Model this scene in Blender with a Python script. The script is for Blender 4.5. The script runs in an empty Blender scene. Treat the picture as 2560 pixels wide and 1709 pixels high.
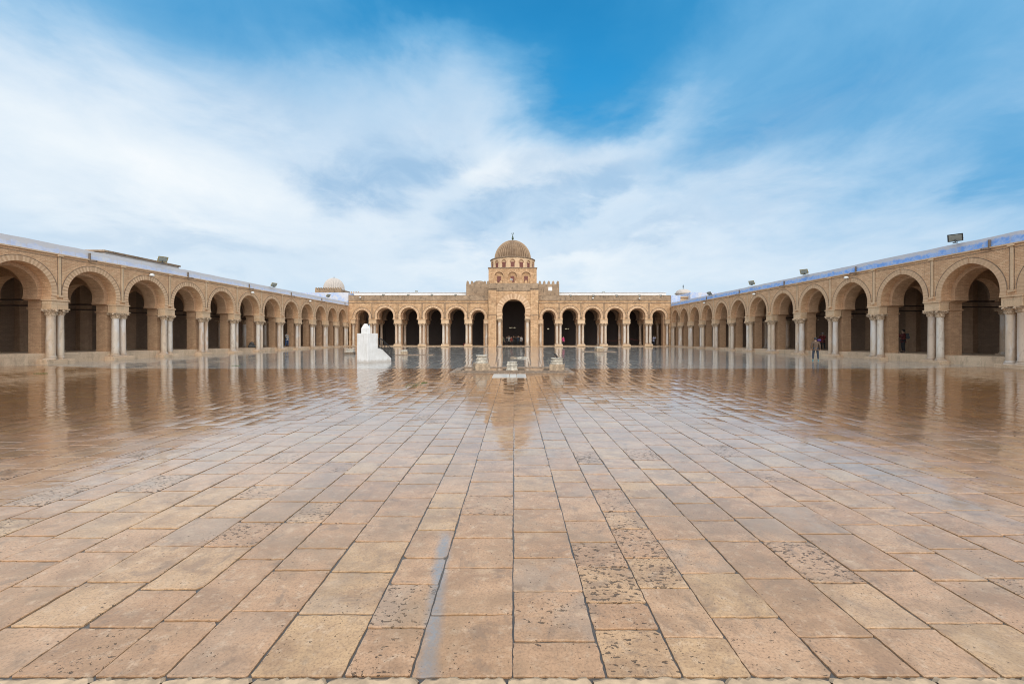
import bpy, bmesh, math, random
from mathutils import Vector, Matrix
random.seed(11)
R = math.radians
scene = bpy.context.scene
C = scene.collection
PI = math.pi
F = 1043.0; HX, HY, HC = 1286.0, 838.0, 1.8      # focal (px of a 2560 frame), vanishing point, eye height

# ------------------------------------------------------------------ camera
cam = bpy.data.objects.new('camera', bpy.data.cameras.new('camera'))
C.objects.link(cam)
cam.data.sensor_width = 36; cam.data.lens = F / 2560 * 36
cam.data.shift_x = -(HX - 1280) / 2560; cam.data.shift_y = -(854.5 - HY) / 2560
cam.data.clip_start = 0.05; cam.data.clip_end = 8000
cam.location = (0, 0, HC); cam.rotation_euler = (R(90), 0, 0)
scene.camera = cam
scene.view_settings.view_transform = 'Standard'; scene.view_settings.look = 'None'
scene.view_settings.exposure = 0.10; scene.view_settings.gamma = 1.0
scene.cycles.max_bounces = 7; scene.cycles.diffuse_bounces = 4; scene.cycles.glossy_bounces = 4
scene.cycles.use_denoising = True
scene.cycles.filter_width = 1.05

# ------------------------------------------------------------------ node helpers
class G:
    """tiny expression builder over one node tree"""
    def __init__(s, nt): s.nt = nt
    def new(s, t, **kw):
        n = s.nt.nodes.new(t)
        for k, v in kw.items(): setattr(n, k, v)
        return n
    def put(s, sock, v):
        if isinstance(v, bpy.types.NodeSocket): s.nt.links.new(v, sock)
        elif v is not None:
            if isinstance(v, (tuple, list)) and len(v) == 3 and sock.type == 'RGBA': v = (*v, 1)
            sock.default_value = v
    def m(s, op, a, b=None, c=None, clamp=False):
        n = s.new('ShaderNodeMath', operation=op); n.use_clamp = clamp
        s.put(n.inputs[0], a)
        if b is not None: s.put(n.inputs[1], b)
        if c is not None: s.put(n.inputs[2], c)
        return n.outputs[0]
    def mix(s, f, a, b, mode='MIX'):
        n = s.new('ShaderNodeMix', data_type='RGBA', blend_type=mode)
        s.put(n.inputs[0], f); s.put(n.inputs[6], a); s.put(n.inputs[7], b)
        return n.outputs[2]
    def noise(s, vec, scale, detail=4, rough=.55, dist=0, out=0):
        n = s.new('ShaderNodeTexNoise'); s.put(n.inputs['Vector'], vec)
        n.inputs['Scale'].default_value = scale; n.inputs['Detail'].default_value = detail
        n.inputs['Roughness'].default_value = rough; n.inputs['Distortion'].default_value = dist
        return n.outputs[out]
    def ramp(s, f, stops, interp='LINEAR'):
        n = s.new('ShaderNodeValToRGB'); n.color_ramp.interpolation = interp
        e = n.color_ramp.elements
        while len(e) < len(stops): e.new(.5)
        for i, (p, c) in enumerate(stops):
            e[i].position = p; e[i].color = (*c, 1) if isinstance(c, tuple) else (c, c, c, 1)
        s.put(n.inputs[0], f); return n.outputs[0]
    def xyz(s, v):
        n = s.new('ShaderNodeSeparateXYZ'); s.put(n.inputs[0], v); return n.outputs
    def vec(s, x, y, z):
        n = s.new('ShaderNodeCombineXYZ'); s.put(n.inputs[0], x); s.put(n.inputs[1], y); s.put(n.inputs[2], z)
        return n.outputs[0]
    def smooth(s, v, a, b, lo=0., hi=1.):
        n = s.new('ShaderNodeMapRange', interpolation_type='SMOOTHSTEP'); s.put(n.inputs[0], v)
        n.inputs[1].default_value = a; n.inputs[2].default_value = b; n.inputs[3].default_value = lo; n.inputs[4].default_value = hi
        return n.outputs[0]
    def bump(s, h, dist, strength=1., normal=None):
        n = s.new('ShaderNodeBump'); s.put(n.inputs['Height'], h)
        n.inputs['Distance'].default_value = dist; n.inputs['Strength'].default_value = strength
        if normal is not None: s.put(n.inputs['Normal'], normal)
        return n.outputs[0]

def srgb(r, g, b):
    f = lambda c: (c / 255 / 12.92) if c / 255 <= .04045 else ((c / 255 + .055) / 1.055) ** 2.4
    return (f(r), f(g), f(b))

# ------------------------------------------------------------------ world: sky with broken cloud
SUN_AZ, SUN_EL = 170.0, 38.0
world = bpy.data.worlds.new("World"); scene.world = world; world.use_nodes = True
wt = world.node_tree; wt.nodes.clear(); g = G(wt)
SKY = 0.10
sky = g.new('ShaderNodeTexSky', sky_type='NISHITA')
sky.sun_disc = False; sky.sun_elevation = R(SUN_EL); sky.sun_rotation = R(SUN_AZ)
sky.air_density = 1.0; sky.dust_density = .3; sky.ozone_density = 2.5
d = g.new('ShaderNodeTexCoord').outputs['Generated']
dx, dy, dz = g.xyz(d)
zc = g.m('ADD', g.m('MAXIMUM', dz, 0.0), 0.22)
plane = g.vec(g.m('DIVIDE', dx, zc), g.m('DIVIDE', dy, zc), 0.0)
# streaks run roughly towards the hall, so stretch the cloud noise along y
pl2 = g.vec(g.m('DIVIDE', dx, zc), g.m('MULTIPLY', g.m('DIVIDE', dy, zc), .75), 3.3)
n1 = g.noise(pl2, 1.3, 8, .56, .5)
n2 = g.noise(pl2, 4.5, 8, .62, .9)
wob = g.noise(plane, 2.2, 6, .58, .3, 1)
wx, wy, wz = g.xyz(wob)
az = g.m('ADD', g.m('ARCTAN2', dx, dy), g.m('MULTIPLY', g.m('SUBTRACT', wx, .5), .42))
el = g.m('ADD', g.m('ARCSINE', dz), g.m('MULTIPLY', g.m('SUBTRACT', wy, .5), .26))
def blob(px, py, rx, ry, amp, rot=0):
    xo, h = px - HX, HY - py
    a0 = math.atan2(xo, F); e0 = math.atan2(h, math.hypot(F, xo))
    ra, re = rx / F, ry / F
    da = g.m('SUBTRACT', az, a0); de = g.m('SUBTRACT', el, e0)
    c, s_ = math.cos(R(rot)), math.sin(R(rot))
    u = g.m('DIVIDE', g.m('ADD', g.m('MULTIPLY', da, c), g.m('MULTIPLY', de, s_)), ra)
    v = g.m('DIVIDE', g.m('SUBTRACT', g.m('MULTIPLY', de, c), g.m('MULTIPLY', da, s_)), re)
    q = g.m('ADD', g.m('MULTIPLY', u, u), g.m('MULTIPLY', v, v))
    return g.m('MULTIPLY', g.m('EXPONENT', g.m('MULTIPLY', q, -1.0)), amp)
t = g.m('ADD', 0.665, g.m('MULTIPLY', g.m('SUBTRACT', n1, .5), .36))
t = g.m('ADD', t, g.m('MULTIPLY', g.m('SUBTRACT', n2, .5), .18))
for b in [(1520, 10, 350, 170, -.42, 0), (1450, 215, 120, 110, -.34, -30), (1250, 0, 200, 60, -.25, 0), (1800, 60, 420, 200, -.15, 0),
          (250, -30, 420, 110, -.24, 0), (640, -20, 330, 120, -.28, 0), (1000, -40, 260, 80, -.35, 0),
          (2250, 180, 250, 200, -.17, 0), (2050, 250, 160, 90, -.12, 0), (2560, 260, 300, 320, -.22, 0), (2540, 430, 60, 60, -.2, 0),
          (985, 415, 170, 78, -.12, 8), (1240, 530, 180, 52, -.08, 20), (1480, 470, 150, 40, -.15, 20),
          (1900, 320, 120, 60, -.16, 0), (1160, 240, 130, 190, .12, 0), (1250, 430, 110, 70, .22, 0),
          (1480, 420, 200, 50, .16, 20), (400, 380, 420, 150, .20, -15), (1300, 690, 380, 60, .22, 0),
          (1750, 220, 220, 50, .12, 25), (60, 560, 260, 40, .10, -15), (1110, 90, 190, 110, -.17, 0), (1720, 190, 280, 120, -.15, 0), (2000, 560, 500, 90, .06, 0), (900, 180, 180, 60, .08, 0)]:
    t = g.m('ADD', t, blob(*b))
t = g.m('SUBTRACT', t, g.smooth(dz, .34, .60, 0, .13))
# the high sky behind the camera closes into bright thin cloud round the hidden sun
sd = Vector((math.sin(R(SUN_AZ)) * math.cos(R(SUN_EL)), math.cos(R(SUN_AZ)) * math.cos(R(SUN_EL)), math.sin(R(SUN_EL))))
dot = g.new('ShaderNodeVectorMath', operation='DOT_PRODUCT'); g.put(dot.inputs[0], d); dot.inputs[1].default_value = sd
glow = g.smooth(dot.outputs['Value'], -.1, 1.0)
t = g.m('ADD', t, g.m('MULTIPLY', glow, .55))
cl = g.ramp(t, [(0.0, srgb(66, 150, 203)), (.25, srgb(110, 172, 216)), (.47, srgb(162, 199, 229)), (.66, srgb(203, 222, 239)), (.88, srgb(232, 240, 246)), (1., srgb(246, 248, 250))])
cl = g.mix(1.0, cl, (1 / SKY,) * 3, 'MULTIPLY')
blue = g.mix(1.0, sky.outputs[0], (.22, 1.62, 1.95), 'MULTIPLY')
col = g.mix(g.smooth(t, -.30, .25), blue, cl)
patch = 0.0
for b in [(900, 440, 90, 55, .8, 0), (1040, 390, 110, 60, .95, 15), (1260, 530, 170, 42, .75, 18), (1480, 470, 150, 34, .5, 22), (1330, 420, 120, 30, .35, 15), (420, 610, 300, 40, .35, 0), (1900, 330, 160, 60, .4, 10), (700, 230, 200, 60, .25, 10), (1620, 560, 200, 30, .4, 12)]:
    patch = g.m('ADD', patch, blob(*b))
patch = g.m('MULTIPLY', patch, g.smooth(g.m('ADD', n2, g.m('MULTIPLY', n1, .5)), .45, .85, .55, 1.15))
patch = g.m('SUBTRACT', 1.0, g.m('EXPONENT', g.m('MULTIPLY', patch, -1.5)))
patch = g.m('MULTIPLY', patch, g.smooth(n2, .30, .66, .45, 1.0))
col = g.mix(patch, col, tuple(c / SKY for c in srgb(146, 184, 218)))
# pale hazy rim near the horizon
rim = g.smooth(dz, .0, .26, .62, 0.)
col = g.mix(rim, col, tuple(c / SKY for c in srgb(203, 223, 238)))
boost = g.m('ADD', 1.0, g.m('MULTIPLY', g.m('POWER', glow, 2.0), .85))
col2 = g.new('ShaderNodeVectorMath', operation='SCALE'); g.put(col2.inputs[0], col); g.put(col2.inputs['Scale'], boost)
bg = g.new('ShaderNodeBackground'); g.put(bg.inputs[0], col2.outputs[0]); bg.inputs[1].default_value = SKY
wo = g.new('ShaderNodeOutputWorld'); wt.links.new(bg.outputs[0], wo.inputs[0])

sl = bpy.data.lights.new('sun', 'SUN'); sl.energy = 1.2; sl.angle = R(28); sl.color = (1, .92, .80)
sun = bpy.data.objects.new('sun', sl); C.objects.link(sun)
sun.rotation_euler = (-sd).to_track_quat('-Z', 'Y').to_euler(); sun.location = (20, -20, 40)

# ------------------------------------------------------------------ materials
def mat(name):
    m = bpy.data.materials.new(name); m.use_nodes = True
    nt = m.node_tree; nt.nodes.clear(); g = G(nt)
    b = g.new('ShaderNodeBsdfPrincipled'); o = g.new('ShaderNodeOutputMaterial')
    nt.links.new(b.outputs[0], o.inputs[0])
    return m, g, b
def objco(g): return g.new('ShaderNodeTexCoord').outputs['Object']
def attr(g, name):
    n = g.new('ShaderNodeAttribute'); n.attribute_name = name; return n
def plain(name, col, rough=.6, metal=0, emit=0, vary=.12, nscale=8):
    m, g, b = mat(name); co = objco(g)
    n = g.noise(co, nscale, 5)
    c = g.mix(g.smooth(n, .3, .7), tuple(x * (1 - vary) for x in col), tuple(min(1, x * (1 + vary)) for x in col))
    g.put(b.inputs['Base Color'], c); b.inputs['Roughness'].default_value = rough; b.inputs['Metallic'].default_value = metal
    g.put(b.inputs['Normal'], g.bump(n, .004, .5))
    if emit:
        g.put(b.inputs['Emission Color'], col); b.inputs['Emission Strength'].default_value = emit
    return m
def masonry(name, c1, c2, joint, bw=.24, bh=.075, ms=.008, stain=.35, dark=.0, rough=.85, moss=0.):
    """coursed brick or ashlar; object x+y runs along either wall direction, z up"""
    m, g, b = mat(name); co = objco(g); x, y, z = g.xyz(co)
    wv = g.noise(co, 3.0, 3, .5, 0, 1); wvx, wvy, wvz = g.xyz(wv)
    u = g.m('ADD', g.m('ADD', x, y), g.m('MULTIPLY', g.m('SUBTRACT', wvx, .5), .10))
    v = g.m('ADD', z, g.m('MULTIPLY', g.m('SUBTRACT', wvy, .5), .06))
    bt = g.new('ShaderNodeTexBrick'); g.put(bt.inputs['Vector'], g.vec(u, v, 0))
    bt.inputs['Scale'].default_value = 1; bt.inputs['Brick Width'].default_value = bw; bt.inputs['Row Height'].default_value = bh
    bt.inputs['Mortar Size'].default_value = ms; bt.inputs['Mortar Smooth'].default_value = .3; bt.inputs['Bias'].default_value = 0
    g.put(bt.inputs['Color1'], c1); g.put(bt.inputs['Color2'], c2); g.put(bt.inputs['Mortar'], joint)
    col = bt.outputs[0]
    big = g.noise(co, .45, 6, .6); col = g.mix(g.smooth(big, .40, .72, 0, stain), col, tuple(a * .62 for a in c1))
    mid = g.noise(co, 2.3, 6, .65); col = g.mix(g.smooth(mid, .52, .75, 0, .45), col, tuple(min(.8, a * 1.25) for a in c2))
    if moss:
        st = g.noise(g.vec(g.m('MULTIPLY', u, 1.6), g.m('MULTIPLY', z, .7), y), 1.5, 8, .7)
        col = g.mix(g.smooth(st, .50, .68, 0, moss), col, (.07, .055, .04))
    rep_ = g.noise(co, 1.05, 4, .5, .8); col = g.mix(g.smooth(rep_, .60, .64, 0, .35), col, tuple(min(.85, a * 1.12) for a in c2))
    run = g.noise(g.vec(g.m('MULTIPLY', u, 3.2), g.m('MULTIPLY', z, .28), y), 1.4, 7, .7)
    col = g.mix(g.smooth(run, .53, .70, 0, .38), col, tuple(a * .55 for a in c1))
    fine = g.noise(co, 22, 5, .75)
    col = g.mix(g.smooth(fine, .38, .72, .0, .55), col, tuple(a * .66 for a in c1))
    g.put(b.inputs['Base Color'], col); b.inputs['Roughness'].default_value = rough
    h = g.m('ADD', g.m('MULTIPLY', bt.outputs['Fac'], -1.0), g.m('MULTIPLY', fine, .6))
    g.put(b.inputs['Normal'], g.bump(h, .012, .7))
    return m
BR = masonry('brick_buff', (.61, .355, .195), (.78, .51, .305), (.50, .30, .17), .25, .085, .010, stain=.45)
BRD = masonry('brick_inner_shaded', (.25, .165, .11), (.31, .21, .14), (.19, .125, .085), .25, .085, .010)  # same brick as outside, darkened to put gallery shade into its colour
BRI = masonry('brick_intrados_shaded', (.49, .295, .17), (.62, .40, .24), (.40, .25, .15), .25, .085, .010)  # buff brick a step darker, shade under the arches put into the colour
BRM = masonry('brick_pilaster_shaded', (.38, .24, .15), (.46, .30, .19), (.30, .19, .12), .25, .085, .010)  # middle step of the darkened brick, carries shade on the rear piers
ASH = masonry('ashlar_tan', (.52, .305, .16), (.75, .49, .28), (.26, .165, .10), .52, .20, .012, .45, moss=.45)
ASHW = masonry('ashlar_weathered', (.34, .235, .15), (.50, .355, .235), (.16, .12, .09), .42, .17, .014, .5, moss=.75)
PLI = masonry('plinth_stone', (.58, .41, .27), (.68, .50, .34), (.48, .34, .22), 1.1, .6, .006, .35, moss=.35)
IMP = masonry('impost_stone', (.64, .44, .27), (.72, .52, .34), (.50, .37, .25), .9, .6, .006, .2, moss=.2)
MOULD = masonry('moulding_stone', (.24, .165, .11), (.34, .24, .16), (.14, .1, .07), .5, .2, .01, .5, moss=.9)
def voussoir_mat():
    m, g, b = mat('voussoir_stone'); co = objco(g); a = attr(g, 'tone')
    c = g.mix(a.outputs['Fac'], (.42, .25, .14), (.72, .50, .315))
    n = g.noise(co, 5, 6, .65); c = g.mix(g.smooth(n, .45, .75, 0, .45), c, (.30, .20, .13))
    g.put(b.inputs['Base Color'], c); b.inputs['Roughness'].default_value = .85
    g.put(b.inputs['Normal'], g.bump(g.noise(co, 22, 4), .01, .6)); return m
VOU = voussoir_mat()
def marble_mat():
    m, g, b = mat('column_marble'); co = objco(g); x, y, z = g.xyz(co)
    oi = g.new('ShaderNodeObjectInfo'); rnd = oi.outputs['Random']
    base = g.ramp(rnd, [(0, (.62, .50, .38)), (.3, (.54, .40, .28)), (.55, (.64, .56, .47)), (.8, (.56, .40, .28)), (1, (.58, .52, .45))])
    sh = g.vec(x, y, g.m('ADD', g.m('MULTIPLY', z, .35), g.m('MULTIPLY', rnd, 37.)))
    v = g.noise(sh, 5, 7, .6, 1.3)
    c = g.mix(g.smooth(v, .52, .62, 0, .5), base, (.40, .30, .22))
    v2 = g.noise(sh, 2.2, 4, .5, .5); c = g.mix(g.smooth(v2, .5, .66, 0, .55), c, (.68, .66, .64))
    low = g.noise(g.vec(x, y, g.m('MULTIPLY', rnd, 11.)), 3, 3)
    c = g.mix(g.smooth(g.m('ADD', z, low), .55, .95, .45, 0), c, (.34, .23, .15))
    g.put(b.inputs['Base Color'], c); b.inputs['Roughness'].default_value = .42
    g.put(b.inputs['Normal'], g.bump(v, .006, .5)); return m
MAR = marble_mat()
def capital_mat():
    m, g, b = mat('capital_stone'); co = objco(g)
    n = g.noise(co, 14, 5, .65); c = g.mix(g.smooth(n, .4, .65), (.34, .23, .14), (.72, .56, .41))
    g.put(b.inputs['Base Color'], c); b.inputs['Roughness'].default_value = .75
    g.put(b.inputs['Normal'], g.bump(n, .02, .9)); return m
CAP = capital_mat()
def bluewash(name, deep, light, white, k, top_=True):
    m, g, b = mat(name); co = objco(g); x, y, z = g.xyz(co)
    n = g.noise(co, 2.6, 8, .72, .3)
    c = g.mix(g.smooth(n, .40, .60), light, deep)
    c = g.mix(g.smooth(g.noise(co, .9, 6, .7), .52 + k, .64 + k), c, white)
    drip = g.noise(g.vec(g.m('MULTIPLY', x, 5), g.m('MULTIPLY', y, 5), g.m('MULTIPLY', z, .35)), 1.0, 5, .6)
    c = g.mix(g.smooth(drip, .55, .72, 0, .55), c, (.56, .51, .46))
    if top_:
        top = g.m('ADD', z, g.m('MULTIPLY', g.m('SUBTRACT', g.noise(co, 1.7, 8, .75), .5), .75))
        c = g.mix(g.smooth(top, 6.76, 6.90, 0, .85), c, (.60, .58, .58))
    p = g.noise(co, 3.4, 7, .75); c = g.mix(g.smooth(p, .61, .66, 0, .85), c, (.60, .50, .42))
    g.put(b.inputs['Base Color'], c); b.inputs['Roughness'].default_value = .8
    g.put(b.inputs['Normal'], g.bump(p, .012, .6)); return m
BLU_L = bluewash('limewash_pale_blue', (.50, .57, .76), (.60, .65, .78), (.66, .67, .70), .0)
BLU_R = bluewash('limewash_blue', (.17, .36, .80), (.38, .52, .80), (.56, .58, .66), .10)
BLU_W = bluewash('limewash_roof', (.36, .48, .76), (.52, .60, .76), (.62, .63, .68), -.04, False)
WHT = plain('white_plaster', (.80, .79, .78), .7, vary=.05, nscale=3)
WHT2 = plain('white_dome_plaster', (.50, .45, .41), .75, vary=.07, nscale=2)
def dome_mat():
    m, g, b = mat('dome_stone'); co = objco(g); x, y, z = g.xyz(co)
    n = g.noise(co, 1.0, 5, .6); c = g.mix(g.smooth(n, .35, .68), (.17, .11, .068), (.27, .18, .11))
    c = g.mix(g.m('MULTIPLY', attr(g, 'tone').outputs['Fac'], .65), c, (.46, .33, .22))  # ridges lighter, flutes darker: shading of the ribs put into the colour
    g.put(b.inputs['Base Color'], c); b.inputs['Roughness'].default_value = .9
    g.put(b.inputs['Normal'], g.bump(g.noise(co, 14, 4), .008, .6)); return m
DOME = dome_mat()
IRON = plain('black_iron', (.02, .017, .016), .5)
SHUT = plain('shutter_red_brown', (.16, .05, .035), .6)
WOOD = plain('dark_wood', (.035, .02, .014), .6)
PLASTERD = plain('ceiling_shaded', (.13, .09, .065), .8)  # dark tone puts the shade under the roofs into the colour
def whitewash():
    m, g, b = mat('whitewash_stained'); co = objco(g); x, y, z = g.xyz(co)
    c = g.mix(g.smooth(g.noise(co, 2.2, 6, .6), .35, .7), (.66, .645, .625), (.76, .75, .74))
    run = g.noise(g.vec(g.m('MULTIPLY', x, 9), g.m('MULTIPLY', y, 9), g.m('MULTIPLY', z, .8)), 1, 6, .65)
    c = g.mix(g.smooth(run, .52, .72, 0, .5), c, (.50, .46, .41))
    sp = g.m('ADD', z, g.m('MULTIPLY', g.noise(co, 5, 5, .7), -.5)); c = g.mix(g.smooth(sp, -.22, .0, .6, 0), c, (.38, .32, .26))
    g.put(b.inputs['Base Color'], c); b.inputs['Roughness'].default_value = .75
    g.put(b.inputs['Normal'], g.bump(g.noise(co, 6, 5, .6), .015, .6)); return m
WHS = whitewash()
YEL = plain('floodlight_yellow', (.42, .32, .10), .5)
GLS = plain('lamp_glass', (.30, .33, .31), .35)
BLK = plain('floodlight_black', (.03, .035, .04), .4)
GRYM = plain('spout_metal', (.16, .12, .09), .6)
LMP = plain('lamp_white', (.82, .82, .80), .4, vary=.02)
BULB = plain('lit_bulb', (1, .88, .6), .4, emit=.9)
GRN = plain('finial_green', (.06, .09, .05), .5)

def wet(g, b, col, rough_base=.55, film=.055, bumph=None, bumpd=.004, cw=1.0, ior=1.45):
    co = objco(g)
    g.put(b.inputs['Base Color'], col); b.inputs['Roughness'].default_value = rough_base
    b.inputs['Specular IOR Level'].default_value = .35
    b.inputs['Coat Weight'].default_value = cw; b.inputs['Coat IOR'].default_value = ior
    fr = g.noise(co, .8, 5, .6)
    g.put(b.inputs['Coat Roughness'], g.smooth(fr, .35, .7, film * .6, film * 2.0))
    rip = g.noise(co, 7.0, 4, .55)
    h = g.m('MULTIPLY', rip, .0016)
    big = g.noise(co, 1.6, 3, .5); h = g.m('ADD', h, g.m('MULTIPLY', big, .005))
    cn = g.bump(h, 1.0, 1.0)
    g.put(b.inputs['Coat Normal'], cn)
    if bumph is not None: g.put(b.inputs['Normal'], g.bump(bumph, bumpd, 1.0))

def paving_mat(name, stops, grey, film, streak=False, pits=True):
    m, g, b = mat(name); co = objco(g); a = attr(g, 'slab').outputs['Color']
    sr = g.new('ShaderNodeSeparateColor'); g.put(sr.inputs[0], a); tone, pit, gr = sr.outputs
    c = g.ramp(tone, stops)
    off = g.vec(g.m('MULTIPLY', tone, 31.), g.m('MULTIPLY', pit, 17.), 0.)
    add = g.new('ShaderNodeVectorMath', operation='ADD'); g.put(add.inputs[0], co); g.put(add.inputs[1], off); p = add.outputs[0]
    px_, py_, pz_ = g.xyz(p)
    n = g.noise(g.vec(px_, g.m('MULTIPLY', py_, 1.5), pz_), 2.6, 8, .62, .4)
    c = g.mix(g.smooth(n, .40, .68, 0, .75), c, tuple(x * .66 for x in stops[0][1]))
    n3 = g.noise(p, 11, 6, .7); c = g.mix(g.smooth(n3, .50, .72, 0, .6), c, (.68, .50, .34))
    n4 = g.noise(p, 60, 3, .7); c = g.mix(g.smooth(n4, .44, .70, 0, .65), c, tuple(x * .5 for x in stops[0][1]))
    gn = g.noise(p, 1.9, 6, .65, .6)
    c = g.mix(g.m('MULTIPLY', g.smooth(gn, .42, .60), g.smooth(gr, .66, 1.0, 0, .5)), c, grey)
    h = g.m('MULTIPLY', n3, .35)
    if pits:
        pn = g.noise(g.vec(px_, g.m('MULTIPLY', py_, 1.7), pz_), 21, 3, .6, .4)
        pm = g.noise(p, 3.3, 4, .6)
        th = g.m('ADD', g.m('MULTIPLY', g.smooth(pit, .45, 1.0), .18), g.m('MULTIPLY', g.m('SUBTRACT', pm, .5), .30))
        mask = g.smooth(g.m('ADD', pn, th), .735, .785)
        sp = g.noise(p, 46, 2, .5); mask = g.m('MAXIMUM', mask, g.smooth(g.m('ADD', sp, g.m('MULTIPLY', g.m('SUBTRACT', pm, .5), .35)), .70, .75))
        c = g.mix(g.m('MULTIPLY', mask, .85), c, (.085, .055, .035))
        stn = g.noise(p, 4.2, 7, .7, .8); c = g.mix(g.smooth(stn, .53, .68, 0, .65), c, (.25, .16, .10))
        crk = g.noise(g.vec(px_, g.m('MULTIPLY', py_, 2.6), pz_), 2.2, 5, .6, 1.6)
        ck = g.m('MULTIPLY', g.smooth(g.m('ABSOLUTE', g.m('SUBTRACT', crk, .5)), .0, .006, 1, 0), g.smooth(pit, .55, .8))
        c = g.mix(g.m('MULTIPLY', ck, .6), c, (.12, .09, .07))
        h = g.m('SUBTRACT', h, g.m('MULTIPLY', mask, 1.6))
    if streak:                                     # a sprayed blue-grey line of paint on the stones
        X, Y, Z = g.xyz(co)
        wobx = g.m('MULTIPLY', g.m('SUBTRACT', g.noise(co, 4.5, 4), .5), .09)
        cx = g.m('ADD', g.m('ADD', -.225, g.m('MULTIPLY', Y, -.107)), wobx)
        dd = g.m('ABSOLUTE', g.m('SUBTRACT', X, cx))
        k = g.m('MULTIPLY', g.smooth(dd, .008, .085, 1, 0), g.smooth(Y, 3.62, 3.92, 1, 0))
        k = g.m('MULTIPLY', k, g.smooth(g.noise(co, 38, 4, .7),   .30, .6, .45, .88))
        c = g.mix(k, c, (.245, .26, .28))
    if streak:                                     # farther slabs browner: wet stone plus the walls' dark reflection put into the colour
        gm = g.noise(co, .75, 8, .68, .5); c = g.mix(g.smooth(gm, .46, .64, 0, .55), c, (.30, .185, .095))
        gl = g.noise(co, 2.1, 8, .72, .2); c = g.mix(g.smooth(gl, .54, .70, 0, .40), c, (.66, .46, .29))
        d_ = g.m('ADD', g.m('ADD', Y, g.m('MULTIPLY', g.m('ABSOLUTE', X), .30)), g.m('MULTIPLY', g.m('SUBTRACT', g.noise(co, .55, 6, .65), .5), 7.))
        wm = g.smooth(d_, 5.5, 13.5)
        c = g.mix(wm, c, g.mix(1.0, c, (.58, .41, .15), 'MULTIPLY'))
    wet(g, b, c, .42, film, h, .005, ior=1.7)
    if streak: g.put(b.inputs['Coat IOR'], g.smooth(Y, 3.2, 9.0, 1.42, 1.95))
    if streak:      # puddles beside merely damp stones
        pud = g.smooth(g.noise(co, .9, 7, .7, .5), .50, .57)
        damp = g.m('MULTIPLY', pud, g.smooth(d_, 9., 17., .15, .0))
        old = b.inputs['Coat Roughness'].links[0].from_socket
        g.put(b.inputs['Coat Roughness'], g.m('ADD', old, damp))
    if pits:
        dry = g.m('MULTIPLY', g.smooth(g.m('ADD', g.m('ADD', Y, g.m('MULTIPLY', g.m('SUBTRACT', gm, .5), 9.)), 0.), 2.5, 6.5, .55, 0.), 1.0)
        g.put(b.inputs['Coat Weight'], g.m('MULTIPLY', g.m('SUBTRACT', 1.0, dry), g.m('SUBTRACT', 1.0, g.m('MULTIPLY', mask, .9))))
    return m
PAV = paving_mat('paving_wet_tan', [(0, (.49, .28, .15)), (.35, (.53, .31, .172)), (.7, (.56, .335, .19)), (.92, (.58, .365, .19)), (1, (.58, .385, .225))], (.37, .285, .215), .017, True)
PAVF = paving_mat('paving_wet_marble', [(0, (.33, .305, .27)), (.5, (.40, .375, .335)), (1, (.48, .45, .405))], (.20, .20, .20), .022, False, False)
def mortar():
    m, g, b = mat('joint_mortar'); co = objco(g); n = g.noise(co, 9, 5, .6)
    c = g.mix(n, (.05, .042, .036), (.15, .12, .095)); wet(g, b, c, .6, .12, n, .01, cw=.6); return m
MOR = mortar()
GRD = plain('earth', (.30, .22, .15), .9)

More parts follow.
